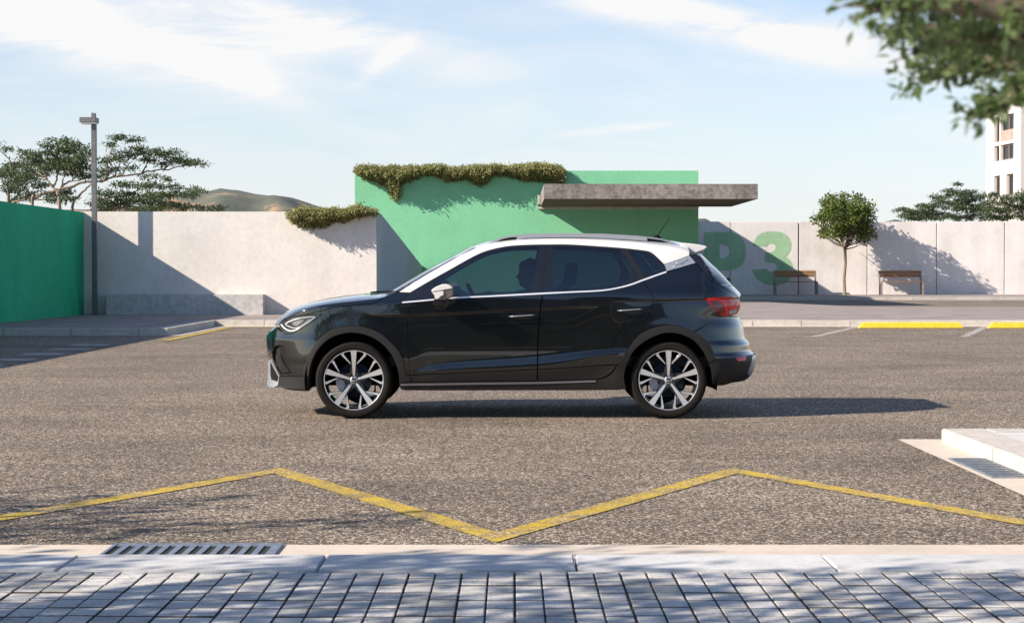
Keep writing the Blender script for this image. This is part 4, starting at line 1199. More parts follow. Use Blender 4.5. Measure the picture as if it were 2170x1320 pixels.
car = empty('parked_car', (P(1085, 800, YC).x, YC, 0), 'dark green compact crossover with white roof parked side-on, a person at the wheel', 'car')
CO = Vector(car.location)
def panel(name, poly, mat, parent=None, off=0.0, holes=(), sides='pair', ins=.0016, skirt=.012, smooth=True, step=.03, corner=32, label=None, prepared=False):
    """a piece of the car's skin: near flank polygon in (x,z); 'pair' -> two objects, 'merge' -> one mesh on both sides"""
    loops = [smooth_poly(poly, step, corner)] + [smooth_poly(h, step, corner) for h in holes]
    if ins: loops[0] = inset(loops[0], ins)
    for i in range(1, len(loops)): 
        if ins: loops[i] = inset(loops[i], -ins)
    LP = [np.stack(PQ(l[:, 0], l[:, 1]), 1) for l in loops]
    ok = inside_np(CAND[:, 0], CAND[:, 1], loops[0])
    for h in loops[1:]: ok &= ~inside_np(CAND[:, 0], CAND[:, 1], h)
    ids = np.where(ok)[0]
    bnd = np.concatenate(LP)
    keep = []; grid = {}
    cell = .012
    for i in ids:
        p = CP[i]
        if np.min((bnd[:, 0] - p[0]) ** 2 + (bnd[:, 1] - p[1]) ** 2) < (.008) ** 2: continue
        g = (int(p[0] / cell), int(p[1] / cell)); bad = False; md = .006 if i < NPRI else .011
        for a in (-1, 0, 1):
            for b in (-1, 0, 1):
                for j in grid.get((g[0] + a, g[1] + b), ()):
                    if (CP[j][0] - p[0]) ** 2 + (CP[j][1] - p[1]) ** 2 < md ** 2: bad = True; break
        if bad: continue
        grid.setdefault(g, []).append(i); keep.append(i)
    XZ = np.concatenate(loops + [CAND[keep]]) if keep else np.concatenate(loops)
    V2 = np.concatenate(LP + [CP[keep]]) if keep else np.concatenate(LP)
    e = []; b = 0
    for l in loops:
        e += [(b + i, b + (i + 1) % len(l)) for i in range(len(l))]; b += len(l)
    r = delaunay_2d_cdt([Vector(v) for v in V2], e, [], 0, 1e-7)
    ov, of, orig = r[0], r[2], r[3]
    # carry (x,z) of the originals
    xz = np.zeros((len(ov), 2)); miss = []
    for i, o_ in enumerate(orig):
        if o_: xz[i] = XZ[o_[0]]
        else: miss.append(i)
    for i in miss:
        d = np.sum((V2 - np.array(ov[i])) ** 2, 1); xz[i] = XZ[np.argmin(d)]
    F_ = np.array([f for f in of if len(f) == 3])
    cen = np.array([[sum(ov[i][0] for i in f) / 3, sum(ov[i][1] for i in f) / 3] for f in F_])
    ins_ = inside_np(cen[:, 0], cen[:, 1], LP[0])
    for h in LP[1:]: ins_ &= ~inside_np(cen[:, 0], cen[:, 1], h)
    F_ = F_[ins_]
    w = w_f(xz[:, 0], xz[:, 1]); N = normal_f(xz[:, 0], xz[:, 1])
    if off:
        pos = np.stack([xz[:, 0], -w, xz[:, 1]], 1) + N * off
    else: pos = np.stack([xz[:, 0], -w, xz[:, 1]], 1)
    if sides == 'merge': pos[:, 1] = np.minimum(pos[:, 1], 0)
    fn = np.cross(pos[F_[:, 1]] - pos[F_[:, 0]], pos[F_[:, 2]] - pos[F_[:, 0]])
    flip = np.sum(fn * N[F_[:, 0]], 1) < 0
    F_[flip] = F_[flip][:, ::-1]
    verts = [tuple(v) for v in pos]; faces = [tuple(int(i) for i in f) for f in F_]; norms = [N[i] for f in F_ for i in f]
    # skirt round the border
    if skirt:
        edges = {}
        for f in F_:
            for k in range(3):
                a, c = int(f[k]), int(f[(k + 1) % 3]); edges[(a, c)] = 1
        inn = {}
        for (a, c) in list(edges):
            if (c, a) in edges: continue
            if w[a] < .03 and w[c] < .03: continue
            for q in (a, c):
                if q not in inn: inn[q] = len(verts); verts.append(tuple(np.array(verts[q]) - N[q] * skirt))
            faces.append((c, a, inn[a], inn[c]))
            pa, pc, pi = Vector(verts[a]), Vector(verts[c]), Vector(verts[inn[a]])
            nn = (pa - pc).cross(pi - pc); nn = nn.normalized() if nn.length > 1e-12 else Vector((0, -1, 0))
            norms += [tuple(nn)] * 4
    def mk(vs, fs, ns):
        me = bpy.data.meshes.new(name); me.from_pydata(vs, [], fs)
        me.materials.append(mat)
        me.polygons.foreach_set('use_smooth', [True] * len(me.polygons))
        me.update()
        me.normals_split_custom_set([Vector(q) for q in ns])
        return link(name, me, parent or car)
    mv = [(x, -y, z) for x, y, z in verts]; mf = []; mn = []; k = 0
    for f in faces:
        L = len(f); mf.append(tuple(reversed(f))); blk = norms[k:k + L]; k += L
        mn += [(q[0], -q[1], q[2]) for q in reversed(list(blk))]
    shift = lambda vs: [(x - CO.x, y, z) for x, y, z in vs]
    if sides == 'near': return mk(shift(verts), faces, norms)
    if sides == 'merge':
        b = len(verts)
        return mk(shift(verts) + shift(mv), faces + [tuple(i + b for i in f) for f in mf], list(norms) + mn)
    o1 = mk(shift(verts), faces, norms); o2 = mk(shift(mv), mf, mn)
    if label: o1['label'] = label; o2['label'] = label
    return o1, o2

# materials
def mat_paint(name, col, metal=0.0, rough=0.35, flake=0.0, coat=1.0, coatr=0.015):
    m = Mat(name)
    if flake:
        f = m.vor(900, out='Color'); s = m.n.new('ShaderNodeSeparateColor'); m.l.new(f, s.inputs[0])
        m.col(m.mix(1.0, col, m.ramp(s.outputs[0], [(0, 1 - flake), (1, 1 + flake)]), 'MULTIPLY'))
    else: m.col(col)
    m.set(Metallic=metal, Roughness=rough, Coat_Weight=coat, Coat_Roughness=coatr, Coat_IOR=1.62 if flake else 1.5)
    return m.m
M['paint'] = mat_paint('dark_green_car_paint', (0.026, 0.030, 0.0315), 0.9, 0.17, 0.35)
M['white'] = mat_paint('white_car_paint', (0.60, 0.595, 0.585), 0.0, 0.4)
M['silver'] = mat_paint('silver_trim', (0.36, 0.385, 0.42), 0.5, 0.4, coat=0.5)
M['chrome'] = plain('chrome_strip', (0.88, 0.88, 0.88), 0.22, 0.5)
M['clad'] = plain('black_cladding_plastic', (0.012, 0.0115, 0.0115), 0.55, spec=.3, var=0.1, vs=60)
M['gloss'] = plain('gloss_black_trim', (0.008, 0.008, 0.010), 0.12, coat=0.7)
M['matt'] = plain('matt_black', (0.006, 0.006, 0.006), 0.85, spec=0.2)
M['rubber'] = plain('tyre_rubber', (0.010, 0.009, 0.008), 0.8, spec=0.15, var=0.15, vs=30)
def mat_glass(name, tint, ior=1.95, rough=0.0):
    m = Mat(name); n = m.n; l = m.l
    n.remove(m.b)
    tr = n.new('ShaderNodeBsdfTransparent'); tr.inputs[0].default_value = tint + (1,)
    gl = n.new('ShaderNodeBsdfGlossy'); gl.inputs['Roughness'].default_value = rough; gl.inputs[0].default_value = (1, 1, 1, 1)
    fr = n.new('ShaderNodeFresnel'); fr.inputs[0].default_value = ior
    mx = n.new('ShaderNodeMixShader'); l.new(fr.outputs[0], mx.inputs[0]); l.new(tr.outputs[0], mx.inputs[1]); l.new(gl.outputs[0], mx.inputs[2])
    l.new(mx.outputs[0], m.out.inputs[0]); return m.m
M['glass'] = mat_glass('window_glass', (0.31, 0.365, 0.40))
M['glass_dark'] = mat_glass('privacy_glass', (0.13, 0.16, 0.20))
M['glass_ws'] = mat_glass('windscreen_glass', (0.50, 0.56, 0.58), 2.3)
M['lens'] = mat_glass('clear_lens', (0.93, 0.95, 0.97), 1.4)
M['red'] = plain('red_lens', (0.42, 0.006, 0.007), 0.25, coat=0.25)
M['red_bright'] = plain('bright_red_lens', (0.95, 0.02, 0.012), 0.3, coat=0.2)
M['alu'] = plain('machined_aluminium', (0.70, 0.71, 0.74), 0.30, 0.75)
M['alu_dark'] = plain('dark_wheel_paint', (0.035, 0.038, 0.045), 0.3, 0.4, coat=0.5)
M['disc'] = plain('brake_steel', (0.07, 0.09, 0.13), 0.38, 0.7)
M['seat'] = plain('dark_seat_fabric', (0.022, 0.022, 0.028), 0.9)
M['trim_in'] = plain('interior_trim', (0.035, 0.035, 0.042), 0.7)

S = surf
BL = [(853, 642), (877, 640.2), (960.8, 633), (1032.7, 629.6), (1148, 624), (1203.6, 621), (1267, 618), (1299, 614), (1334, 606), (1363, 595.5), (1412, 577.5)]
FDL = [(875, 640.4), (865.5, 663), (863, 703), (865, 753), (869.5, 794.5)]
FDR = [(1149, 624), (1144, 658), (1140.7, 690), (1138.8, 740), (1138.3, 782)]
RDR = [(1363, 595.5), (1380, 620), (1386, 636.7), (1373, 670), (1346.7, 716.7), (1326, 747), (1308, 772)]
ARCF_O = [(642, 797), (646, 773.8), (658, 745.4), (676, 719.7), (699, 700.4), (724.8, 692.5), (750, 690.8), (776, 694), (804.7, 705.5), (827.8, 724.8), (845.9, 745.4), (856, 771), (860, 793.5)]
ARCF_I = [(655, 797), (659, 773.8), (670.7, 745.4), (688.8, 724.8), (709.4, 712), (735, 705.6), (755.7, 705.5), (781.5, 712), (804.7, 724.8), (825, 745.4), (838, 768.6), (844.6, 791.8), (846, 810.5)]
ARCR_O = [(1308, 772), (1326, 747), (1346.7, 716.7), (1366.7, 702), (1393, 692), (1420, 688.5), (1446.7, 692.7), (1473, 703), (1496.7, 723), (1510, 743), (1516, 760)]
ARCR_I = [(1322, 800), (1324, 785), (1330, 767), (1343, 743), (1366.7, 723), (1393, 710), (1416.7, 705), (1443, 708.7), (1470, 721.7), (1490, 743), (1503, 768)]
hood_edge = [(587, 688.5), (598.6, 677.8), (616.7, 671), (650, 665.8), (683, 658), (714.5, 650), (766, 645), (791.8, 641.9), (807, 634.7), (822.7, 624.4)]

panel('hood', S(hood_edge) + sil_top(824, 584, 60), M['paint'], sides='merge', step=.03)
fender = S([(683.6, 666)] + hood_edge[5:] + [(846, 619.5), (868, 620.8), (853, 637.5), (853, 642)] + FDL + [(860, 793.5)] + ARCF_O[-2:4:-1] + [(715.8, 695.5)])
fender = S([(683.6, 666), (668, 667), (651, 667.2), (666, 662.4), (683, 658.6), (714.5, 650.6), (766, 645.6), (791.8, 642.5), (807, 635.3), (822.7, 625.2), (846, 619.8), (868, 621), (853, 638), (853, 642)] + FDL + [(860, 793.5)] + ARCF_O[-2:4:-1] + [(715.8, 695.8)])
fo = panel('fender', fender, M['paint'])
# front bumper, with openings for the air duct
duct = [(580.5, 734.7), (590, 731.7), (599.4, 732.4), (604.7, 740), (607, 750.6), (612, 770), (617, 790), (595, 791.5), (588, 780), (582.7, 768), (577.5, 755), (578, 744.5)]
bump = S([(586.5, 691), (593.5, 700), (606, 708.6), (619, 706.8), (645, 692.2), (673, 674.2), (681, 667), (683.6, 666), (715.8, 695.8), (699, 700.6), (676, 719.9), (658, 745.6), (646, 774), (642, 796.8), (592.6, 796.8), (586, 784), (578, 768), (576, 760)]) + sil_front(760, 700, 16)
fb = panel('front_bumper', bump, M['paint'], holes=[S(duct)], sides='merge', skirt=.03)
panel('air_duct', S(duct), M['clad'], parent=None, off=-.028, ins=-.004, skirt=0)
panel('duct_blade', S([(582.7, 753.5), (592.6, 752), (599, 769), (613.5, 788.5), (596, 790.5), (590, 781), (585, 768)]), M['paint'], off=-.006, ins=0, skirt=.02)
panel('grille', sil_front(756, 706, 14) + S([(577, 710), (578, 722), (577, 735), (576, 748)]), M['gloss'], sides='merge', off=.004, ins=0)
skid = S([(575, 762), (592.8, 796.5), (590, 816), (584, 819)]) + sil_front(818, 764, 16)
panel('skid_plate', skid, M['silver'], sides='merge', off=.006, ins=0, skirt=.03)
panel('lower_grille', S([(574.9, 766), (591.4, 797.3), (589.5, 808), (577, 804), (575, 790)]), M['matt'], off=.009, ins=0, skirt=0)
panel('lower_bumper', S([(593.5, 797.4), (642, 797.4), (655, 797.4), (655.5, 812), (655.5, 828), (624, 826.5), (600, 822.5), (589, 818)]), M['clad'], off=.004, skirt=.06)
panel('arch_trim', S(ARCF_O + [(870, 796.2), (871.7, 809), (846, 810.5)] + ARCF_I[-2::-1]), M['clad'], off=.009, skirt=.055, label='black plastic trim round the front wheel arch')
# doors
fd = panel('front_door', S([p for p in BL if 876 < p[0] < 1140] + FDR + FDL[::-1]), M['paint'])
fc = panel('front_door_trim', S([(869.8, 795.8), (1000, 789.5), (1138.3, 783.2), (1138, 806), (1000, 807.4), (871.7, 808.8)]), M['clad'], off=.006, skirt=.02)
rd = panel('rear_door', S([p for p in BL if 1160 < p[0] < 1350] + RDR + [(1225, 777.2), (1140, 782.1), (1140.3, 740), (1142.2, 690), (1145.5, 658), (1150.5, 624)]), M['paint'])
rc = panel('rear_door_trim', S([(1139.8, 783.2), (1225, 778.3), (1306, 773.5), (1297, 787), (1283, 797), (1267, 802), (1139.6, 806)]), M['clad'], off=.006, skirt=.02)
panel('sill', S([(846, 811.6), (872, 810), (1000, 808.6), (1138, 807.2), (1267, 803.4), (1285, 799), (1299, 788.5), (1308, 773.5), (1324, 785), (1322, 800), (1327, 823), (1305, 825.5), (1100, 826), (860, 826), (849, 823)]), M['clad'], off=.014, skirt=.05)
sl_y = lambda x: float(np.interp(x, [846, 1138, 1290], [811.6, 807.4, 802]))
panel('sill_ledge_highlight', S([(849, 812.2), (1000, 809.6), (1138, 808), (1262, 805), (1262, 808.6), (1138, 811.8), (1000, 813.4), (849, 816)]), plain('sill_highlight_tone', (0.12, 0.12, 0.135), 0.3, coat=.5), off=.019, ins=0, skirt=.005)  # paler colour stands for the highlight along the sill ledge
# rear
quarter = S([(1363, 595.5), (1412, 577.5), (1474, 557.8), (1492, 577), (1509, 597.5), (1530, 603.5), (1545, 606)]) + sil_top(1547, 1566, 8) + S([(1566, 632), (1533, 628), (1491, 631), (1528, 670.5), (1471, 702), (1446.7, 692.5), (1420, 688.3), (1393, 691.8), (1366.7, 701.8), (1346.7, 716.5), (1373, 670), (1386, 636.7), (1380, 620)])
panel('rear_quarter', quarter, M['paint'], sides='pair')
rb = S([(1528, 671), (1560, 668.2)]) + sil_rear(668, 745, 22) + S([(1583, 754.5), (1556, 758), (1516, 760), (1510, 743), (1496.7, 723), (1473, 703)])
panel('rear_bumper', rb, M['paint'], sides='merge')
panel('arch_trim', S(ARCR_O + ARCR_I[::-1]), M['clad'], off=.009, skirt=.055, label='black plastic trim round the rear wheel arch')
lb = S([(1504, 768.5), (1516, 760.6), (1556, 758.4), (1583, 755), (1589, 752)]) + sil_rear(752, 800, 12) + S([(1553.8, 810), (1530.6, 816), (1510, 816), (1508.5, 790)])
panel('rear_lower_bumper', lb, M['clad'], sides='merge', off=.004, skirt=.05)
panel('rear_skid_plate', S([(1593.3, 753), (1591, 768), (1583.5, 789)]) + sil_rear(797, 749, 10), M['silver'], sides='merge', off=.005, ins=0, skirt=0)
panel('rear_reflector', S([(1556.7, 758), (1580, 754.5), (1579, 763), (1564, 766)]), M['red'], off=.008, ins=0, skirt=.006)
# roof, pillars, glass
roof = S([(846, 618.6), (868.6, 619.6), (916, 592), (960.8, 567), (1004, 543), (1032.7, 531), (1076, 521.6), (1119, 518.7), (1160, 518), (1203.6, 518), (1267, 521.7), (1323, 526), (1370.6, 531.7), (1381.8, 535.7), (1394.5, 546.8), (1407.5, 559.5), (1434, 551), (1460.5, 541)]) \
    + sil_top(1444, 1006, 60) + S([(1009.7, 525.5), (985, 537), (960.8, 550), (914.7, 576.3), (880, 597)])
panel('roof', roof, M['white'], sides='merge', ins=0, step=.025)
ws = S([(846, 617.5), (880, 596.4), (914.7, 575.6), (960.8, 549.2), (985, 536.4), (1009, 525)]) + sil_top(1005, 836, 50)
panel('windscreen', ws, M['glass_ws'], sides='merge', ins=0, skirt=0, step=.03)
M['cowl'] = M['clad']
panel('cowl', S([(790, 638), (823, 624), (846, 618)]) + sil_top(836, 780, 14), M['clad'], sides='merge', ins=0, off=-.004, skirt=0)
badge = S([(1408, 560.2), (1434, 551.8), (1461, 541.8), (1474, 557), (1440, 567), (1412.5, 575), (1411.5, 570.5)])
bp = panel('pillar_badge', badge, M['silver'], off=.001, ins=.0005)
# chrome window strip
ch = S([(852, 642.4), (852.5, 639.6), (877, 637.6), (960.8, 630.2), (1032.7, 626.7), (1146.5, 620.6), (1203.6, 618), (1267, 615), (1299, 611), (1334, 602.5), (1362.7, 592), (1409, 575.6), (1412.5, 575), (1412, 578), (1363, 595.5), (1334, 606), (1299, 614), (1267, 618), (1203.6, 621), (1148, 624), (1032.7, 629.6), (960.8, 633), (877, 640.4)])
panel('window_strip', ch, M['chrome'], off=.005, ins=0, skirt=.008, step=.02)
# window frames
dlo = [(853, 638.6), (869, 621.4), (916, 593), (960.8, 568), (1004, 544), (1032.7, 532), (1076, 522.6), (1119, 519.7), (1160, 519), (1203.6, 519), (1267, 522.7), (1323, 527), (1370.6, 532.7), (1381.8, 536.7), (1394.5, 547.8), (1410, 566.5), (1411.5, 571.5), (1408.8, 575), (1362.7, 591.6), (1334, 602), (1299, 610.5), (1267, 614.5), (1203.6, 617.6), (1146.5, 620.2), (1032.7, 626.3), (960.8, 629.8), (877, 637.2)]
gF = [(916, 600), (961, 572.5), (1004, 548.5), (1032.7, 536.3), (1076, 527), (1110, 524.8), (1143, 524), (1134, 574), (1126, 620.4), (1032.7, 625.4), (960.8, 629), (910.2, 633.4)]
gR = [(1172.5, 524), (1203.6, 524.2), (1267, 527), (1316, 530.5), (1334.5, 560), (1334.5, 601), (1299, 609.4), (1267, 613.6), (1203.6, 616.6), (1170, 618)]
gQ = [(1331, 532.5), (1355, 535), (1375.4, 538.6), (1388, 549.4), (1405.5, 571.5), (1403.5, 574.8), (1367, 588.6), (1350, 562)]
fr = panel('window_frame', S(dlo), M['gloss'], holes=[S(gF), S(gR), S(gQ)], ins=0, skirt=.02, corner=40)
for nm, g, mt, par in (('door_window', gF, M['glass'], 0), ('door_window', gR, M['glass_dark'], 1), ('quarter_window', gQ, M['glass_dark'], None)):
    pr = {0: fd, 1: rd}.get(par)
    oo = panel(nm, S(g), mt, off=-.003, ins=-.003, skirt=0)
    if pr:
        for a, b in zip(oo, pr): a.parent = b
# shut line between the doors through the frame, thin trim on the glass edges
panel('door_gap', S([(1157.6, 519.6), (1158.8, 519.6), (1149, 620.2), (1147.8, 620.2)]), M['matt'], off=.0015, ins=0, skirt=0)
panel('window_trim', S([(1316.5, 529), (1319, 528.6), (1362, 591.5), (1359.5, 592.4)]), M['clad'], off=.004, ins=0, skirt=.004)
panel('window_trim', S([(1324.5, 529.2), (1327.5, 529.4), (1366.5, 590), (1364, 591)]), M['clad'], off=.003, ins=0, skirt=.004)
panel('pillar_glass', S([(1461.7, 541.6), (1471, 538.5), (1480.5, 537), (1496, 564), (1510, 590.5), (1508.8, 596.4), (1474.5, 556.6)]), M['gloss'], ins=.0008)
panel('rear_window', S([(1481.5, 538), (1496.5, 564), (1511, 590.5), (1510, 597.5), (1530, 602.6), (1544, 604.5)]) + sil_top(1546, 1481, 30), M['glass_dark'], sides='merge', ins=0, skirt=0)
# belt line of the tailgate
panel('tailgate', S([(1510, 598.2), (1530, 604.2), (1545, 606.5)]) + sil_top(1547, 1566, 8) + S([(1566, 631), (1552, 620), (1530, 608)]), M['paint'], sides='merge', off=.002, ins=.0005)
# dark inner shell behind the gaps
LOW = [(592, 690), (601, 678), (618, 668.5), (650, 661), (700, 649), (800, 637), (846, 623), (853, 640)] + BL[1:] + [(1440, 572), (1474, 562), (1508, 602), (1555, 640), (1558, 700), (1560, 760), (1540, 805), (1512, 812), (1508.5, 790)] + ARCR_I[::-1] + [(1322, 815), (1300, 822), (860, 822), (848, 815)] + ARCF_I[::-1] + [(650, 820), (600, 812), (590, 790), (590, 750), (585, 715)]
panel('inner_shell', S(LOW), M['matt'], off=-.016, ins=0, skirt=0)
# lamps
HL = [(588.5, 689), (599, 679.3), (616.7, 672.8), (647.6, 668.2), (679, 666.8), (673, 673), (645, 691), (619, 705.3), (606, 707), (593.8, 698.8)]
hl = panel('headlight', S(HL), plain('lamp_housing', (0.03, 0.033, 0.038), 0.25, 0.3, coat=.5), off=-.010, ins=0, skirt=0, corner=45)
def band_px(pts, w):
    L, Rr = band([Vector(p) for p in pts], w); return [tuple(p) for p in L] + [tuple(p) for p in reversed(Rr)]
M['drl'] = plain('lamp_reflector', (0.85, 0.87, 0.90), 0.2, 0.5, coat=.6)
drl = panel('light_strip', S(band_px([(595, 687), (603, 696), (614, 701), (626, 699.5), (646, 687.5), (660, 677.5), (668, 671.5)], 2.6)), M['drl'], off=.000, ins=0, skirt=.006, corner=60)
drl2 = panel('light_strip', S(band_px([(666, 671), (648, 672.5), (626, 676.5), (611, 682), (604, 687)], 2.2)), M['drl'], off=.000, ins=0, skirt=.006, corner=60)
drl3 = panel('light_strip', S(band_px([(606, 688.5), (618, 694), (629, 695), (645, 685), (656, 676.5)], 1.3)), M['drl'], off=.001, ins=0, skirt=.004, corner=60)
prj = panel('reflector', S([(618, 683), (630, 679.5), (645, 677.5), (637, 685), (629, 690.5), (620, 689.5)]), plain('projector_bowl', (0.30, 0.33, 0.40), 0.15, 0.9), off=-.002, ins=0, skirt=.004)
for oo in (drl, drl2, drl3, prj):
    for a, b in zip(oo, hl): a.parent = b
ln = panel('lens', S(HL), M['lens'], off=.004, ins=0, skirt=0, corner=45)
for a, b in zip(ln, hl): a.parent = b
TL = [(1492, 632.3), (1512, 629.8), (1533, 629), (1555, 630.5), (1566.5, 633.5), (1568.3, 644), (1566, 656), (1560.5, 665.8), (1545, 668.8), (1528.3, 669.4), (1510, 651)]
tl = panel('tail_light', S(TL), M['red'], off=.003, ins=.0005, skirt=.012, corner=40)
tb_ = panel('light_strip', S(band_px([(1498, 634.5), (1524, 635.5), (1532.5, 641), (1537, 652), (1539.5, 666)], 4.2)), M['red_bright'], off=.006, ins=0, skirt=.004, corner=60)
tb2 = panel('light_strip', S(band_px([(1544, 633.5), (1548, 645), (1546, 654), (1558, 650), (1561, 640)], 3.0)), M['red_bright'], off=.006, ins=0, skirt=.004, corner=60)
tb3 = panel('reversing_lamp', S([(1543, 659), (1560, 655), (1558, 663.5), (1544, 666.5)]), plain('smoked_clear_lens', (0.30, 0.31, 0.34), 0.15, coat=.8), off=.006, ins=0, skirt=.004)
tb4 = panel('dark_insert', S([(1503, 640.5), (1524, 639.5), (1530, 645), (1534, 664), (1528, 664.5)]), plain('dark_red_insert', (0.10, 0.012, 0.014), 0.2, coat=.8), off=.0055, ins=0, skirt=.003)
for oo in (tb_, tb2, tb3, tb4):
    for a, b in zip(oo, tl): a.parent = b

def loc(px, py, D): q = P(px, py, D); return (q.x - CO.x, q.y - CO.y, q.z)
def both(make):
    """build a part on the near side and mirror it to the far side"""
    a = make(1); b = make(-1); return a, b
def prism_px(pix, D0, D1, mat, name, parent, s=1, bev=.006, seg=2, scale=None):
    """solid with a side-view outline, between two depths, edges rounded"""
    mb = MB(); n = len(pix)
    Dm = scale or (D0 + D1) / 2
    pts = [loc(a, b, Dm) for a, b in pix]
    y0, y1 = (D0 - CO.y), (D1 - CO.y)
    mb.prism([(p[0], p[2]) for p in pts], y0 * s, y1 * s, 'y')
    o = mb.build(name, mat, parent)
    if bev:
        bm = bmesh.new(); bm.from_mesh(o.data)
        bmesh.ops.bevel(bm, geom=list(bm.edges), offset=bev, segments=seg, affect='EDGES', clamp_overlap=True)
        bm.to_mesh(o.data); bm.free()
    o.data.polygons.foreach_set('use_smooth', [False] * len(o.data.polygons)); o.data.update()
    return o
# spoiler
sp = prism_px([(1441, 514), (1462, 516), (1480, 518.3), (1496, 521.5), (1499, 524.5), (1491, 530.5), (1476, 536), (1461.8, 541), (1452, 530)], YC - .575, YC + .575, M['white'], 'spoiler', car, bev=.010, scale=15.72)
# rails
def rail(s):
    o = prism_px([(1028, 519.5), (1045, 510), (1062, 503), (1090, 498), (1130, 495.2), (1200, 494), (1280, 495.5), (1350, 499.8), (1392, 504.5), (1415, 509.5), (1434, 516), (1424, 516), (1402, 509.5), (1371, 505.2), (1372, 511.5), (1362, 511), (1280, 505), (1200, 503.5), (1120, 504.5), (1097, 508.8), (1095.5, 502.8), (1080, 504), (1062, 508), (1046, 516)],
                 15.66, 15.70, M['silver'], 'roof_rail', car, s, bev=.004)
    prism_px([(1046, 516), (1062, 508), (1080, 504), (1096, 502.8), (1094, 509)], 15.672, 15.69, M['matt'], 'rail_gap', o, s, bev=0)
    prism_px([(1370, 505), (1402, 509.5), (1420, 515), (1372, 511.5)], 15.672, 15.69, M['matt'], 'rail_gap', o, s, bev=0)
    return o
both(rail)
mb = MB(); mb.tube([loc(1392, 502, YC), loc(1394, 498, YC), loc(1419, 462, YC)], [.006, .005, .0022], 6); mb.tube([loc(1384, 503, YC), loc(1392, 501, YC), loc(1400, 505, YC)], [.012, .018, .012], 8)
mb.build('antenna', M['matt'], car, smooth=True)
# handles
def handles(s):
    res = []
    for (px0, px1, py0, py1, dr) in ((1077, 1136, 671.5, 667.5, fd), (1307, 1364, 659, 655, rd)):
        par = dr[0] if s == 1 else dr[1]
        D = YC - .880
        a = Vector(loc(px0, py0, D)); b = Vector(loc(px1, py1, D))
        def sy(v): return (v.x, v.y * s, v.z)
        h = MB(); n = 12; pts = []; rad = []
        for i in range(n):
            t = i / (n - 1); q = a.lerp(b, t); q = q + Vector((0, -.012 - .020 * math.sin(t * math.pi) ** .5, .004 * math.sin(t * math.pi)))
            pts.append(sy(q)); rad.append(.0135 * (.45 + .55 * math.sin(min(1, max(0, t * .9 + .05)) * math.pi) ** .35))
        h.tube(pts, rad, 10)
        o = h.build('handle', M['paint'], par, smooth=True)
        k = MB(); strip_ = []
        for i in range(n):
            t = i / (n - 1); q = a.lerp(b, t); strip_.append(sy(q + Vector((0, -.022 - .021 * math.sin(t * math.pi) ** .5, .002))))
        k.tube(strip_[1:-1], .0045, 6); k.build('handle_trim', M['silver'], o, smooth=True)
        # flat black ellipse painted for the shade in the handle recess
        c = a.lerp(b, .5); ell = []
        cup = MB(); m_ = 20
        ring = [(c.x + .085 * math.cos(q * 2 * math.pi / m_), c.z - .004 + .030 * math.sin(q * 2 * math.pi / m_)) for q in range(m_)]
        w0 = [float(w_f(np.array([x + CO.x]), np.array([z]))[0]) + .0015 for x, z in ring]
        vv = [(x, -w * s, z) for (x, z), w in zip(ring, w0)] + [(c.x, -float(w_f(np.array([c.x + CO.x]), np.array([c.z]))[0]) * s - .0015 * s, c.z)]
        cup.add(vv, [(i, (i + 1) % m_, m_) if s == 1 else ((i + 1) % m_, i, m_) for i in range(m_)])
        cup.build('handle_recess_shade', M['gloss'], par, smooth=True, fix=False)
both(handles)
# mirrors
def mirror(s):
    par = fd[0] if s == 1 else fd[1]
    base = prism_px([(917, 641), (921, 633), (935, 631), (951, 632), (946, 641), (939, 647.5), (929, 648.5), (919, 646.5)], 15.24, 15.44, M['gloss'], 'mirror_foot', par, s, bev=.006)
    body = prism_px([(914, 616.5), (921, 611), (938, 607), (960.5, 609.5), (961.5, 620), (961, 628), (953, 632), (939, 635.5), (930, 634.5), (921, 634), (921.5, 628.5), (918, 621)], 15.12, 15.33, plain('champagne_mirror_shell', (0.20, 0.18, 0.15), 0.28, 0.6, coat=.6), 'mirror_shell', base, s, bev=.012, seg=3)
    cap = prism_px([(914, 616), (920, 610), (929, 605.5), (940, 601.6), (950, 602), (957, 606), (961, 610.5), (958, 611.8), (938, 615.2), (921, 618.6), (917, 619)], 15.11, 15.335, M['white'], 'mirror_cap', base, s, bev=.010, seg=3)
    lit = prism_px([(914.8, 618), (921, 619.5), (938, 616.6), (941, 617), (940.5, 625.8), (935, 627.5), (929, 634), (923, 633.6), (922.5, 627.5), (918.5, 622)], 15.108, 15.20, M['white'], 'mirror_lit_patch', base, s, bev=.004)  # white piece stands for the sunlit lower front of the shell
both(mirror)
mb = MB(); mb.tube([loc(1538, 594, YC), loc(1544, 590, YC), loc(1549, 594, YC)], [.012, .018, .01], 8); mb.build('rear_wiper', M['gloss'], car, smooth=True)
mb = MB(); mb.tube([loc(786, 620, YC - .3), loc(800, 618.6, YC - .2), loc(830, 617.4, YC + .3)], [.008, .008, .005], 6); mb.build('wiper', M['matt'], car, smooth=True)
# pillar emblem: raised strokes
def emblem():
    for path in ([(1425, 568), (1432, 562), (1440, 559.5), (1444, 556), (1452, 553.5), (1458, 549.5)], [(1432, 556.5), (1437, 557.5), (1444, 559.5), (1448, 558.5)]):
        for s_, par in zip((1, -1), bp):
            mb = MB(); pp = []
            for (x, z) in S(path):
                pp.append((x - CO.x, -(float(w_f(np.array([x]), np.array([z]))[0]) + .0015) * s_, z))
            mb.tube(pp, .0035, 6); mb.build('emblem', M['silver'], par, smooth=True)
emblem()

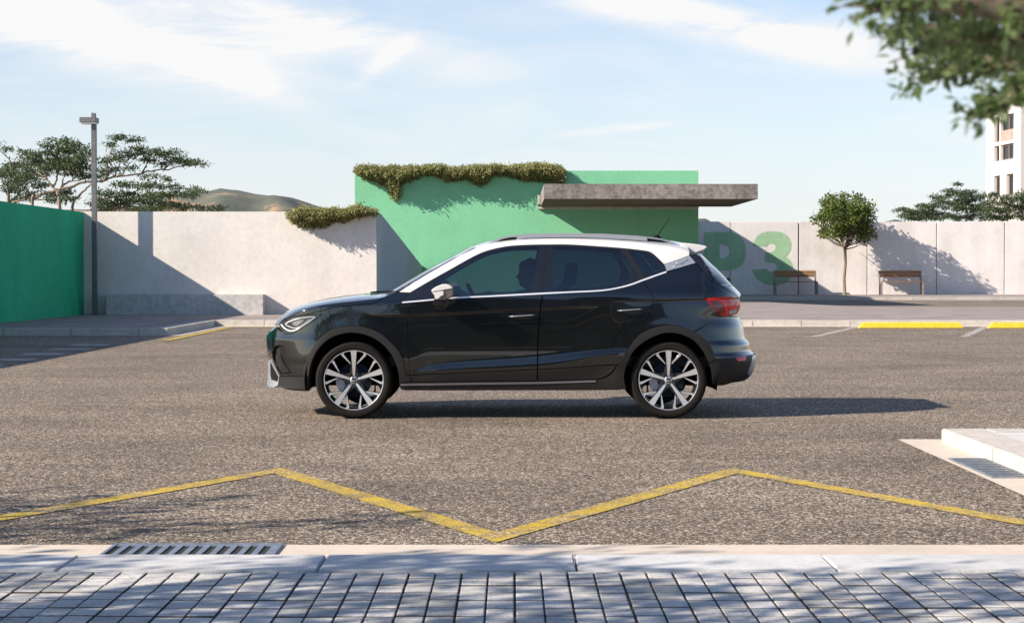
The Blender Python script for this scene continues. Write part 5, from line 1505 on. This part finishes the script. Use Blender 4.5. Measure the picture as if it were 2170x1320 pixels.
# ---- wheels
TR = .3165
def lathe(prof, n, mat, name, parent, y0=0, smooth=True, closed=False):
    """prof: list of (radius, y)"""
    v = []; f = []; m = len(prof)
    for i in range(n):
        a = 2 * math.pi * i / n
        for r, y in prof: v.append((r * math.cos(a), y, r * math.sin(a)))
    for i in range(n):
        j = (i + 1) % n
        for k in range(m - 1 + (1 if closed else 0)):
            k2 = (k + 1) % m
            f.append((i * m + k, i * m + k2, j * m + k2, j * m + k))
    mb = MB(); mb.add(v, f); return mb.build(name, mat, parent, smooth=smooth)
RR = .2445
def build_wheel():
    t = bpy.data.objects.new('wheel', None); C.objects.link(t); t.parent = car
    # tyre with tread blocks
    W = .215
    n = 176; v = []; f = []
    prof = [(.238, .012), (.246, .004), (.252, .000), (.262, -.004), (.280, -.005), (.295, -.001), (.302, .004), (.309, .012), (TR - .002, .024), (TR, .036), (TR, W - .036), (TR - .002, W - .024), (.309, W - .012), (.295, W), (.270, W + .004), (.250, W), (.240, W - .01)]
    m = len(prof)
    for i in range(n):
        a = 2 * math.pi * i / n; g = (i % 2)
        for k, (r, y) in enumerate(prof):
            rr_ = r - (.003 if (g and 6 <= k <= 12) else 0)
            v.append((rr_ * math.cos(a), y, rr_ * math.sin(a)))
    for i in range(n):
        j = (i + 1) % n
        for k in range(m - 1): f.append((i * m + k, i * m + k + 1, j * m + k + 1, j * m + k))
    mb = MB(); mb.add(v, f); tyre = mb.build('tyre', M['rubber'], t, smooth=True)
    lathe([(.288, -.0062), (.290, -.0072), (.2925, -.0058)], 72, M['rubber'], 'bead_line', tyre)
    rim = lathe([(RR - .006, .006), (RR - .001, .003), (RR + .001, .006), (RR, .012)], 96, M['alu'], 'rim', t)
    lathe([(RR - .004, .008), (RR - .010, .02), (RR - .016, .06), (RR - .020, .16), (RR - .008, .20)], 64, M['alu_dark'], 'barrel', rim)
    def star(poly, ang, y0, y1, name, mat, inner=0):
        """polygon in (lateral, radial) units of RR, turned by ang, extruded from y0 (front) to y1; front follows a slight dish"""
        ca, sa = math.cos(ang), math.sin(ang)
        pts = []
        for a, b in poly:
            x, z = a * RR, b * RR; pts.append((x * ca - z * sa, x * sa + z * ca, math.hypot(a, b)))
        n = len(pts)
        dish = lambda r: .020 * max(0, 1 - r) ** 1.3
        vv = [(x, y0 + dish(r), z) for x, z, r in pts] + [(x, y1, z) for x, z, r in pts]
        return vv, [tuple(range(n))], [(i, (i + 1) % n, (i + 1) % n + n, i + n) for i in range(n)]
    face = MB(); side = MB()
    big = [(-.040, .13), (.040, .13), (.050, .25), (.066, .5), (.092, .80), (.108, .985), (.05, .99), (0, .991), (-.05, .99), (-.108, .985), (-.092, .80), (-.066, .5), (-.050, .25)]
    arm = [(-.088, .505), (-.427, .83), (-.412, .885), (-.36, .93), (-.295, .955), (-.318, .90), (-.325, .855), (-.100, .575)]
    for k in range(5):
        ang = 2 * math.pi * k / 5
        for poly, y0 in ((big, .006), (arm, .008), ([(-a, b) for a, b in arm][::-1], .008)):
            vv, ff, sf = star(poly, ang, y0, .062, 's', None)
            n_ = len(vv) // 2
            face.add(vv, ff + sf, 0); face.m[-len(sf):] = [1] * len(sf)
    sp_ = face.build('spokes', [M['alu'], M['alu_dark']], rim)
    bmx = bmesh.new(); bmx.from_mesh(sp_.data)
    bmesh.ops.recalc_face_normals(bmx, faces=bmx.faces)
    bmx.to_mesh(sp_.data); bmx.free()
    bv = sp_.modifiers.new('b', 'BEVEL'); bv.width = .0022; bv.segments = 1; bv.limit_method = 'ANGLE'; bv.material = 1
    # pockets between spoke and arms: dark web set back
    web = MB()
    for k in range(5):
        ang = 2 * math.pi * k / 5
        for sgn in (1, -1):
            poly = [(sgn * a, b) for a, b in [(-.05, .20), (-.09, .5), (-.40, .82), (-.42, .90), (-.20, .97), (-.10, .97)]]
            poly2 = [(sgn * a, b) for a, b in [(-.05, .16), (-.17, .17), (-.11, .42), (-.085, .52)]]
            for pl in (poly2,):
                vv, ff, sf = star(pl, ang, .030, .066, 's', None); web.add(vv, ff + sf)
    web.build('web', M['alu_dark'], rim)
    # centre: hub face, cap with emblem, wheel bolts
    hub = MB()
    vv = []; nn = 30
    hub.add([(.062 * math.cos(a * 2 * math.pi / nn), .0235, .062 * math.sin(a * 2 * math.pi / nn)) for a in range(nn)] + [(.062 * math.cos(a * 2 * math.pi / nn), .06, .062 * math.sin(a * 2 * math.pi / nn)) for a in range(nn)],
            [tuple(range(nn))] + [(i, (i + 1) % nn, (i + 1) % nn + nn, i + nn) for i in range(nn)])
    hub.build('hub_face', M['alu_dark'], rim)
    cap = lathe([(0.0001, .0195), (.026, .0195), (.031, .0215), (.032, .03)], 32, plain('cap_metal', (.42, .43, .46), .4, .5), 'centre_cap', rim)
    em = MB(); yb, yt = .0160, .0198; q = .0011
    # a split, squared-off S cut by a slanting bar
    u = .030 / 1.0
    def bar(pts): em.prism([(a * u, b * u) for a, b in pts], yb, yt, 'y')
    bar([(-.62, .62), (.62, .62), (.62, .36), (-.30, .36), (-.30, .20), (-.62, .20)])
    bar([(-.62, .14), (.62, -.14), (.62, .06), (.30, .20), (-.62, .26)])
    bar([(.62, -.62), (-.62, -.62), (-.62, -.36), (.30, -.36), (.30, -.20), (.62, -.20)])
    em.build('emblem', M['gloss'], cap)
    for k in range(5):
        a = math.pi / 2 + 2 * math.pi * (k + .5) / 5
        b_ = MB(); r0 = .056
        cx, cz = r0 * math.cos(a), r0 * math.sin(a)
        b_.tube([(cx, .010, cz), (cx, .034, cz)], .0095, 10); b_.tube([(cx, .0085, cz), (cx, .011, cz)], [.0075, .0095], 10)
        b_.build('wheel_bolt', M['clad'], rim, smooth=False)
    # brake disc and caliper
    d = lathe([(.0001, .085), (.075, .085), (.078, .105), (.078, .112), (.140, .112), (.142, .116), (.142, .130), (.05, .132)], 48, M['disc'], 'brake_disc', t)
    c = MB(); 
    for (a0, a1) in ((R(172), R(222)),):
        pts = [( .155 * math.cos(a0 + (a1 - a0) * i / 6), .155 * math.sin(a0 + (a1 - a0) * i / 6)) for i in range(7)] + [(.085 * math.cos(a1 - (a1 - a0) * i / 6), .085 * math.sin(a1 - (a1 - a0) * i / 6)) for i in range(7)]
        c.prism(pts, .082, .145, 'y')
    c.build('brake_caliper', plain('pale_caliper_metal', (0.38, 0.42, 0.50), .4, .6), t)
    return t
w0_ = build_wheel()
def copy_tree(o, parent):
    c = o.copy(); C.objects.link(c); c.parent = parent
    for ch in [q for q in bpy.data.objects if q.parent == o and q is not c]: copy_tree(ch, c)
    return c
def place(o, px, s):
    x = P(px, 806, 15.4).x - CO.x
    o.location = (x, (15.402 - CO.y) if s == 1 else -(15.402 - CO.y), TR); o.rotation_euler = (0, 0, 0 if s == 1 else math.pi)
place(w0_, 749.5, 1)
for (px, s) in ((1417, 1), (749.5, -1), (1417, -1)):
    place(copy_tree(w0_, car), px, s)
# arch liners and underside
for c_ in WC:
    for s in (1, -1):
        mb = MB(); n = 20; v = []; f = []
        rr_ = .405
        for i in range(n + 1):
            a = R(-12) + R(204) * i / n
            for y in (-.855, -.50): v.append((c_.x - CO.x + rr_ * math.cos(a), y * s, c_.z + rr_ * math.sin(a)))
        f = [(2 * i, 2 * i + 1, 2 * i + 3, 2 * i + 2) for i in range(n)]
        b = len(v); v.append((c_.x - CO.x, -.50 * s, c_.z + .02))
        f += [(2 * i + 1, b, 2 * i + 3) for i in range(n)]
        mb.add(v, f); mb.build('wheel_arch_liner', M['matt'], car, fix=False)
fx, rx = WC[0].x - CO.x, WC[1].x - CO.x
mb = MB()
mb.box(fx + .41, rx - .41, -.80, .80, .235, .42, 0, .02)
mb.box(fx - .41, rx + .41, -.49, .49, .25, .48, 0, .02)
mb.box(fx - .62, fx - .40, -.60, .60, .235, .5, 0, .03)
mb.box(rx + .39, rx + .52, -.62, .62, .26, .5, 0, .03)
mb.build('underbody', M['matt'], car)
for x_ in (fx, rx):
    mb = MB(); mb.tube([(x_, -.80, TR), (x_, .80, TR)], .028, 10); mb.box(x_ + .03, x_ + .28, -.60, .60, .30, .36, 0, .02); mb.build('axle', M['matt'], car)

# ---- interior
def seat(x, y, name='seat', w=.25):
    def bx(mb, pts, y0, y1): mb.prism(pts, y0, y1, 'y')
    mb = MB()
    bx(mb, [(x - .26, .52), (x + .22, .50), (x + .26, .62), (x - .24, .66), (x - .29, .62)], y - w, y + w)
    bx(mb, [(x + .16, .58), (x + .26, .56), (x + .42, 1.02), (x + .40, 1.08), (x + .33, 1.08), (x + .29, 1.02)], y - w * .94, y + w * .94)
    bx(mb, [(x + .345, 1.09), (x + .375, 1.12), (x + .40, 1.26), (x + .45, 1.29), (x + .475, 1.26), (x + .45, 1.10), (x + .41, 1.07)], y - .13, y + .13)
    o = mb.build(name, M['seat'], car)
    b = o.modifiers.new('b', 'BEVEL'); b.width = .022; b.segments = 3
    return o
sx = P(1100, 600, 15.9).x - CO.x
seat(sx + .02, -.36); seat(sx + .02, .36)
mb = MB(); bx_ = P(1255, 600, 16.2).x - CO.x
mb.prism([(bx_ - .30, .50), (bx_ + .22, .50), (bx_ + .25, .62), (bx_ - .28, .66)], -.62, .62, 'y'); mb.prism([(bx_ + .16, .60), (bx_ + .28, .58), (bx_ + .42, .98), (bx_ + .33, 1.02)], -.60, .60, 'y')
for yy in (-.38, 0, .38): mb.prism([(bx_ + .36, 1.0), (bx_ + .40, 1.12), (bx_ + .45, 1.12), (bx_ + .43, .99)], yy - .11, yy + .11, 'y')
o = mb.build('rear_bench', M['seat'], car); b = o.modifiers.new('b', 'BEVEL'); b.width = .02; b.segments = 2
dx = P(930, 600, 16.2).x - CO.x
mb = MB(); mb.prism([(dx - .40, .60), (dx - .42, .98), (dx - .15, 1.02), (dx + .10, 1.0), (dx + .20, .94), (dx + .14, .80), (dx + .02, .60)], -.66, .66, 'y')
mb.prism([(dx + .02, .99), (dx + .06, 1.045), (dx + .20, 1.035), (dx + .22, .97)], -.52, -.20, 'y')
o = mb.build('dashboard', M['trim_in'], car); b = o.modifiers.new('b', 'BEVEL'); b.width = .02; b.segments = 2
mb = MB(); swx = dx + .33; n = 28
ringp = []
for i in range(n + 1):
    a = 2 * math.pi * i / n; v = Vector((0, math.cos(a) * .185, math.sin(a) * .185)); v.rotate(Matrix.Rotation(R(-24), 3, 'Y')); ringp.append((swx + v.x, -.36 + v.y, .925 + v.z))
mb.tube(ringp, .015, 8, cap=False)
mb.tube([(swx - .16, -.36, .86), (swx - .01, -.36, .922)], [.03, .045], 10)
for a in (0, math.pi, -math.pi / 2):
    v = Vector((0, math.cos(a) * .18, math.sin(a) * .18)); v.rotate(Matrix.Rotation(R(-24), 3, 'Y')); mb.tube([(swx, -.36, .925), (swx + v.x, -.36 + v.y, .925 + v.z)], .014, 6)
mb.build('steering_wheel', M['trim_in'], car, smooth=True)
# headlining inside the roof and the front-to-rear floor
panel('headlining', S([(1010, 534), (1030, 529), (1100, 517), (1200, 515), (1320, 522), (1400, 533), (1440, 536)]) + sil_top(1440, 1012, 30), M['trim_in'], sides='merge', off=-.03, ins=0, skirt=0)
mb = MB(); mb.box(fx + .2, rx + .45, -.70, .70, .42, .50); mb.build('cabin_floor', M['trim_in'], car)
# ---------------------------------------------------------------- the person at the wheel
def skin_body(name, nodes, edges, mat, parent, sub=2):
    me = bpy.data.meshes.new(name)
    me.from_pydata([n[0] for n in nodes], edges, [])
    o = link(name, me, parent); me.materials.append(mat)
    m = o.modifiers.new('skin', 'SKIN'); m.use_smooth_shade = True
    if not me.skin_vertices: 
        bm = bmesh.new(); bm.from_mesh(me); bm.verts.layers.skin.verify(); bm.to_mesh(me); bm.free()
    for i, n in enumerate(nodes):
        r = n[1]; me.skin_vertices[0].data[i].radius = r if isinstance(r, tuple) else (r, r)
        me.skin_vertices[0].data[i].use_root = (i == 0)
    s = o.modifiers.new('sub', 'SUBSURF'); s.levels = sub; s.render_levels = sub
    return o
def person():
    hx = P(1122, 580, 15.92).x; hz = P(1122, 578, 15.92).z; hy = YC - .36
    px, pz = hx + .07, .60
    t = empty('person', (hx, hy, .62), 'dark-haired person seated at the wheel of the parked car, in profile facing left', 'person')
    O = Vector(t.location)
    def q(x, y, z): return (x - O.x, y - O.y, z - O.z)
    skin = plain('skin', (0.42, 0.24, 0.17), 0.55); cloth = plain('dark_jacket', (0.05, 0.055, 0.075), 0.85); hair = plain('dark_hair', (0.03, 0.022, 0.018), 0.6)
    swx_ = swx + CO.x
    nd = [(q(px + .02, hy, .70), (.15, .12)), (q(px + .06, hy, .84), (.15, .11)), (q(px + .08, hy, .98), (.17, .11)), (q(px + .075, hy, 1.045), (.10, .075)), (q(px + .055, hy, 1.095), (.052, .052))]
    ed = [(0, 1), (1, 2), (2, 3), (3, 4)]
    for s in (-1, 1):
        b = len(nd)
        nd += [(q(px + .08, hy + .16 * s, 1.0), .062), (q(px - .05, hy + .23 * s, .82), .048), (q(px - .26, hy + .19 * s, .86), .036), (q(swx_ + .03, hy + .175 * s, .955), .028)]
        ed += [(2, b), (b, b + 1), (b + 1, b + 2), (b + 2, b + 3)]
        c = len(nd)
        nd += [(q(px - .10, hy + .10 * s, .70), .085), (q(px - .40, hy + .13 * s, .73), .065), (q(px - .55, hy + .12 * s, .56), .05)]
        ed += [(0, c), (c, c + 1), (c + 1, c + 2)]
    body = skin_body('body', nd, ed, cloth, t)
    # head: rings lofted round a side-view profile
    H = .235                      # chin to crown
    prof = [  # height (0 chin .. 1 crown), front x, back x, half width
        (-.20, -.030, .062, .050), (-.06, -.036, .066, .052), (.00, -.072, .066, .050), (.06, -.088, .070, .056), (.13, -.083, .080, .060), (.19, -.090, .086, .063), (.23, -.086, .090, .065), (.28, -.090, .094, .067),
        (.34, -.092, .097, .070), (.42, -.090, .100, .072), (.50, -.084, .102, .0735), (.58, -.092, .103, .075), (.68, -.092, .101, .076), (.80, -.082, .094, .072), (.90, -.062, .078, .058), (.97, -.032, .050, .036), (1.0, -.005, .02, .012)]
    n = 24; v = []; f = []
    base_z = hz - H * .5 
    for (h, a, b_, w) in prof:
        for k in range(n):
            th = 2 * math.pi * k / n; c, s = math.cos(th), math.sin(th)
            cx = (a + b_) / 2; rx_ = (b_ - a) / 2
            x = cx - rx_ * math.copysign(abs(c) ** .9, c); y = w * math.copysign(abs(s) ** .85, s)
            if c > .93:
                if .28 <= h <= .50: x -= .030 * (1 - abs(h - .315) / .2) * (1 if h > .30 else .5) if h < .5 else 0
            # eye hollows
            if .44 < h < .56 and .55 < c < .93: x += .008
            v.append(q(hx + x, hy + y, base_z + h * H))
    m = len(prof)
    for i in range(m - 1):
        for k in range(n): f.append((i * n + k, i * n + (k + 1) % n, (i + 1) * n + (k + 1) % n, (i + 1) * n + k))
    f.append(tuple(range(n))); f.append(tuple((m - 1) * n + k for k in reversed(range(n))))
    mb = MB(); mb.add(v, f); hd = mb.build('head', skin, t, smooth=True)
    s_ = hd.modifiers.new('s', 'SUBSURF'); s_.levels = 1; s_.render_levels = 1
    for s in (-1, 1):
        mb = MB(); mb.tube([q(hx + .012, hy + .070 * s, base_z + .36 * H), q(hx + .004, hy + .080 * s, base_z + .46 * H), q(hx + .016, hy + .084 * s, base_z + .55 * H), q(hx + .03, hy + .078 * s, base_z + .52 * H)], [.007, .010, .012, .008], 7); mb.build('ear', skin, hd, smooth=True)
        mb = MB(); mb.tube([q(hx - .077, hy + .032 * s - .004, base_z + .50 * H), q(hx - .077, hy + .032 * s + .004, base_z + .50 * H)], .009, 8); mb.build('eye', plain('eye_white', (.6, .58, .55), .3), hd, smooth=True)
    mb = MB(); mb.tube([q(hx - .090, hy - .022, base_z + .185 * H), q(hx - .096, hy, base_z + .19 * H), q(hx - .090, hy + .022, base_z + .185 * H)], [.004, .007, .004], 7); mb.build('mouth', plain('lips', (.34, .13, .11), .5), hd, smooth=True)
    # hair
    v = []; f = []; n = 28; lv = [(.30, .0), (.42, .0), (.55, .0), (.66, 0), (.78, 0), (.90, 0), (.99, 0), (1.02, 0)]
    rng = random.Random(3)
    for (h, _) in lv:
        a = np.interp(h, [p[0] for p in prof], [p[1] for p in prof]); b_ = np.interp(h, [p[0] for p in prof], [p[2] for p in prof]); w = np.interp(h, [p[0] for p in prof], [p[3] for p in prof])
        front = {.30: .035, .42: .028, .55: .008, .66: -.03, .78: -.080, .90: -.066, .99: -.04, 1.02: -.01}[h]
        g = .007 if h < 1.0 else .002
        if h >= .78: front = a - .008
        cx = (front + b_ + g) / 2; rx_ = (b_ + g - front) / 2
        for k in range(n):
            th = 2 * math.pi * k / n; c, s = math.cos(th), math.sin(th); j = rng.uniform(-.002, .002)
            v.append(q(hx + cx - rx_ * c + j, hy + (w + g * .8) * math.copysign(abs(s) ** .8, s) + j, base_z + h * H + j))
    m = len(lv)
    for i in range(m - 1):
        for k in range(n): f.append((i * n + k, i * n + (k + 1) % n, (i + 1) * n + (k + 1) % n, (i + 1) * n + k))
    f.append(tuple(range(n))); f.append(tuple((m - 1) * n + k for k in reversed(range(n))))
    mb = MB(); mb.add(v, f); mb.build('hair', hair, hd, smooth=True)
    # hands closed round the wheel rim
    for s in (-1, 1):
        w = Vector(q(swx_ + .03, hy + .175 * s, .955)); cx = Vector(q(swx_ - .005, hy + .178 * s, .965))
        nd = [((w.x, w.y, w.z), .024), ((w.x - .03, w.y + .004 * s, w.z + .012), (.026, .018)), ((w.x - .055, w.y + .006 * s, w.z + .020), (.026, .015))]
        ed = [(0, 1), (1, 2)]
        for k in range(4):
            b = len(nd); zoff = .022 - k * .015; L = [.9, 1.0, .95, .75][k]
            nd += [((w.x - .060, w.y + .018 * s, w.z + .020 + zoff), .009), ((w.x - .076, w.y + .006 * s, w.z + .022 + zoff), .0085), ((w.x - .074 + .01 * (1 - L), w.y - .018 * s * L, w.z + .022 + zoff), .008), ((w.x - .052, w.y - .026 * s * L, w.z + .02 + zoff), .007)]
            ed += [(2, b), (b, b + 1), (b + 1, b + 2), (b + 2, b + 3)]
        b = len(nd)
        nd += [((w.x - .02, w.y - .020 * s, w.z + .026), .011), ((w.x - .040, w.y - .034 * s, w.z + .040), .009), ((w.x - .058, w.y - .030 * s, w.z + .050), .008)]
        ed += [(1, b), (b, b + 1), (b + 1, b + 2)]
        skin_body('hand', nd, ed, skin, t, 1)
person()
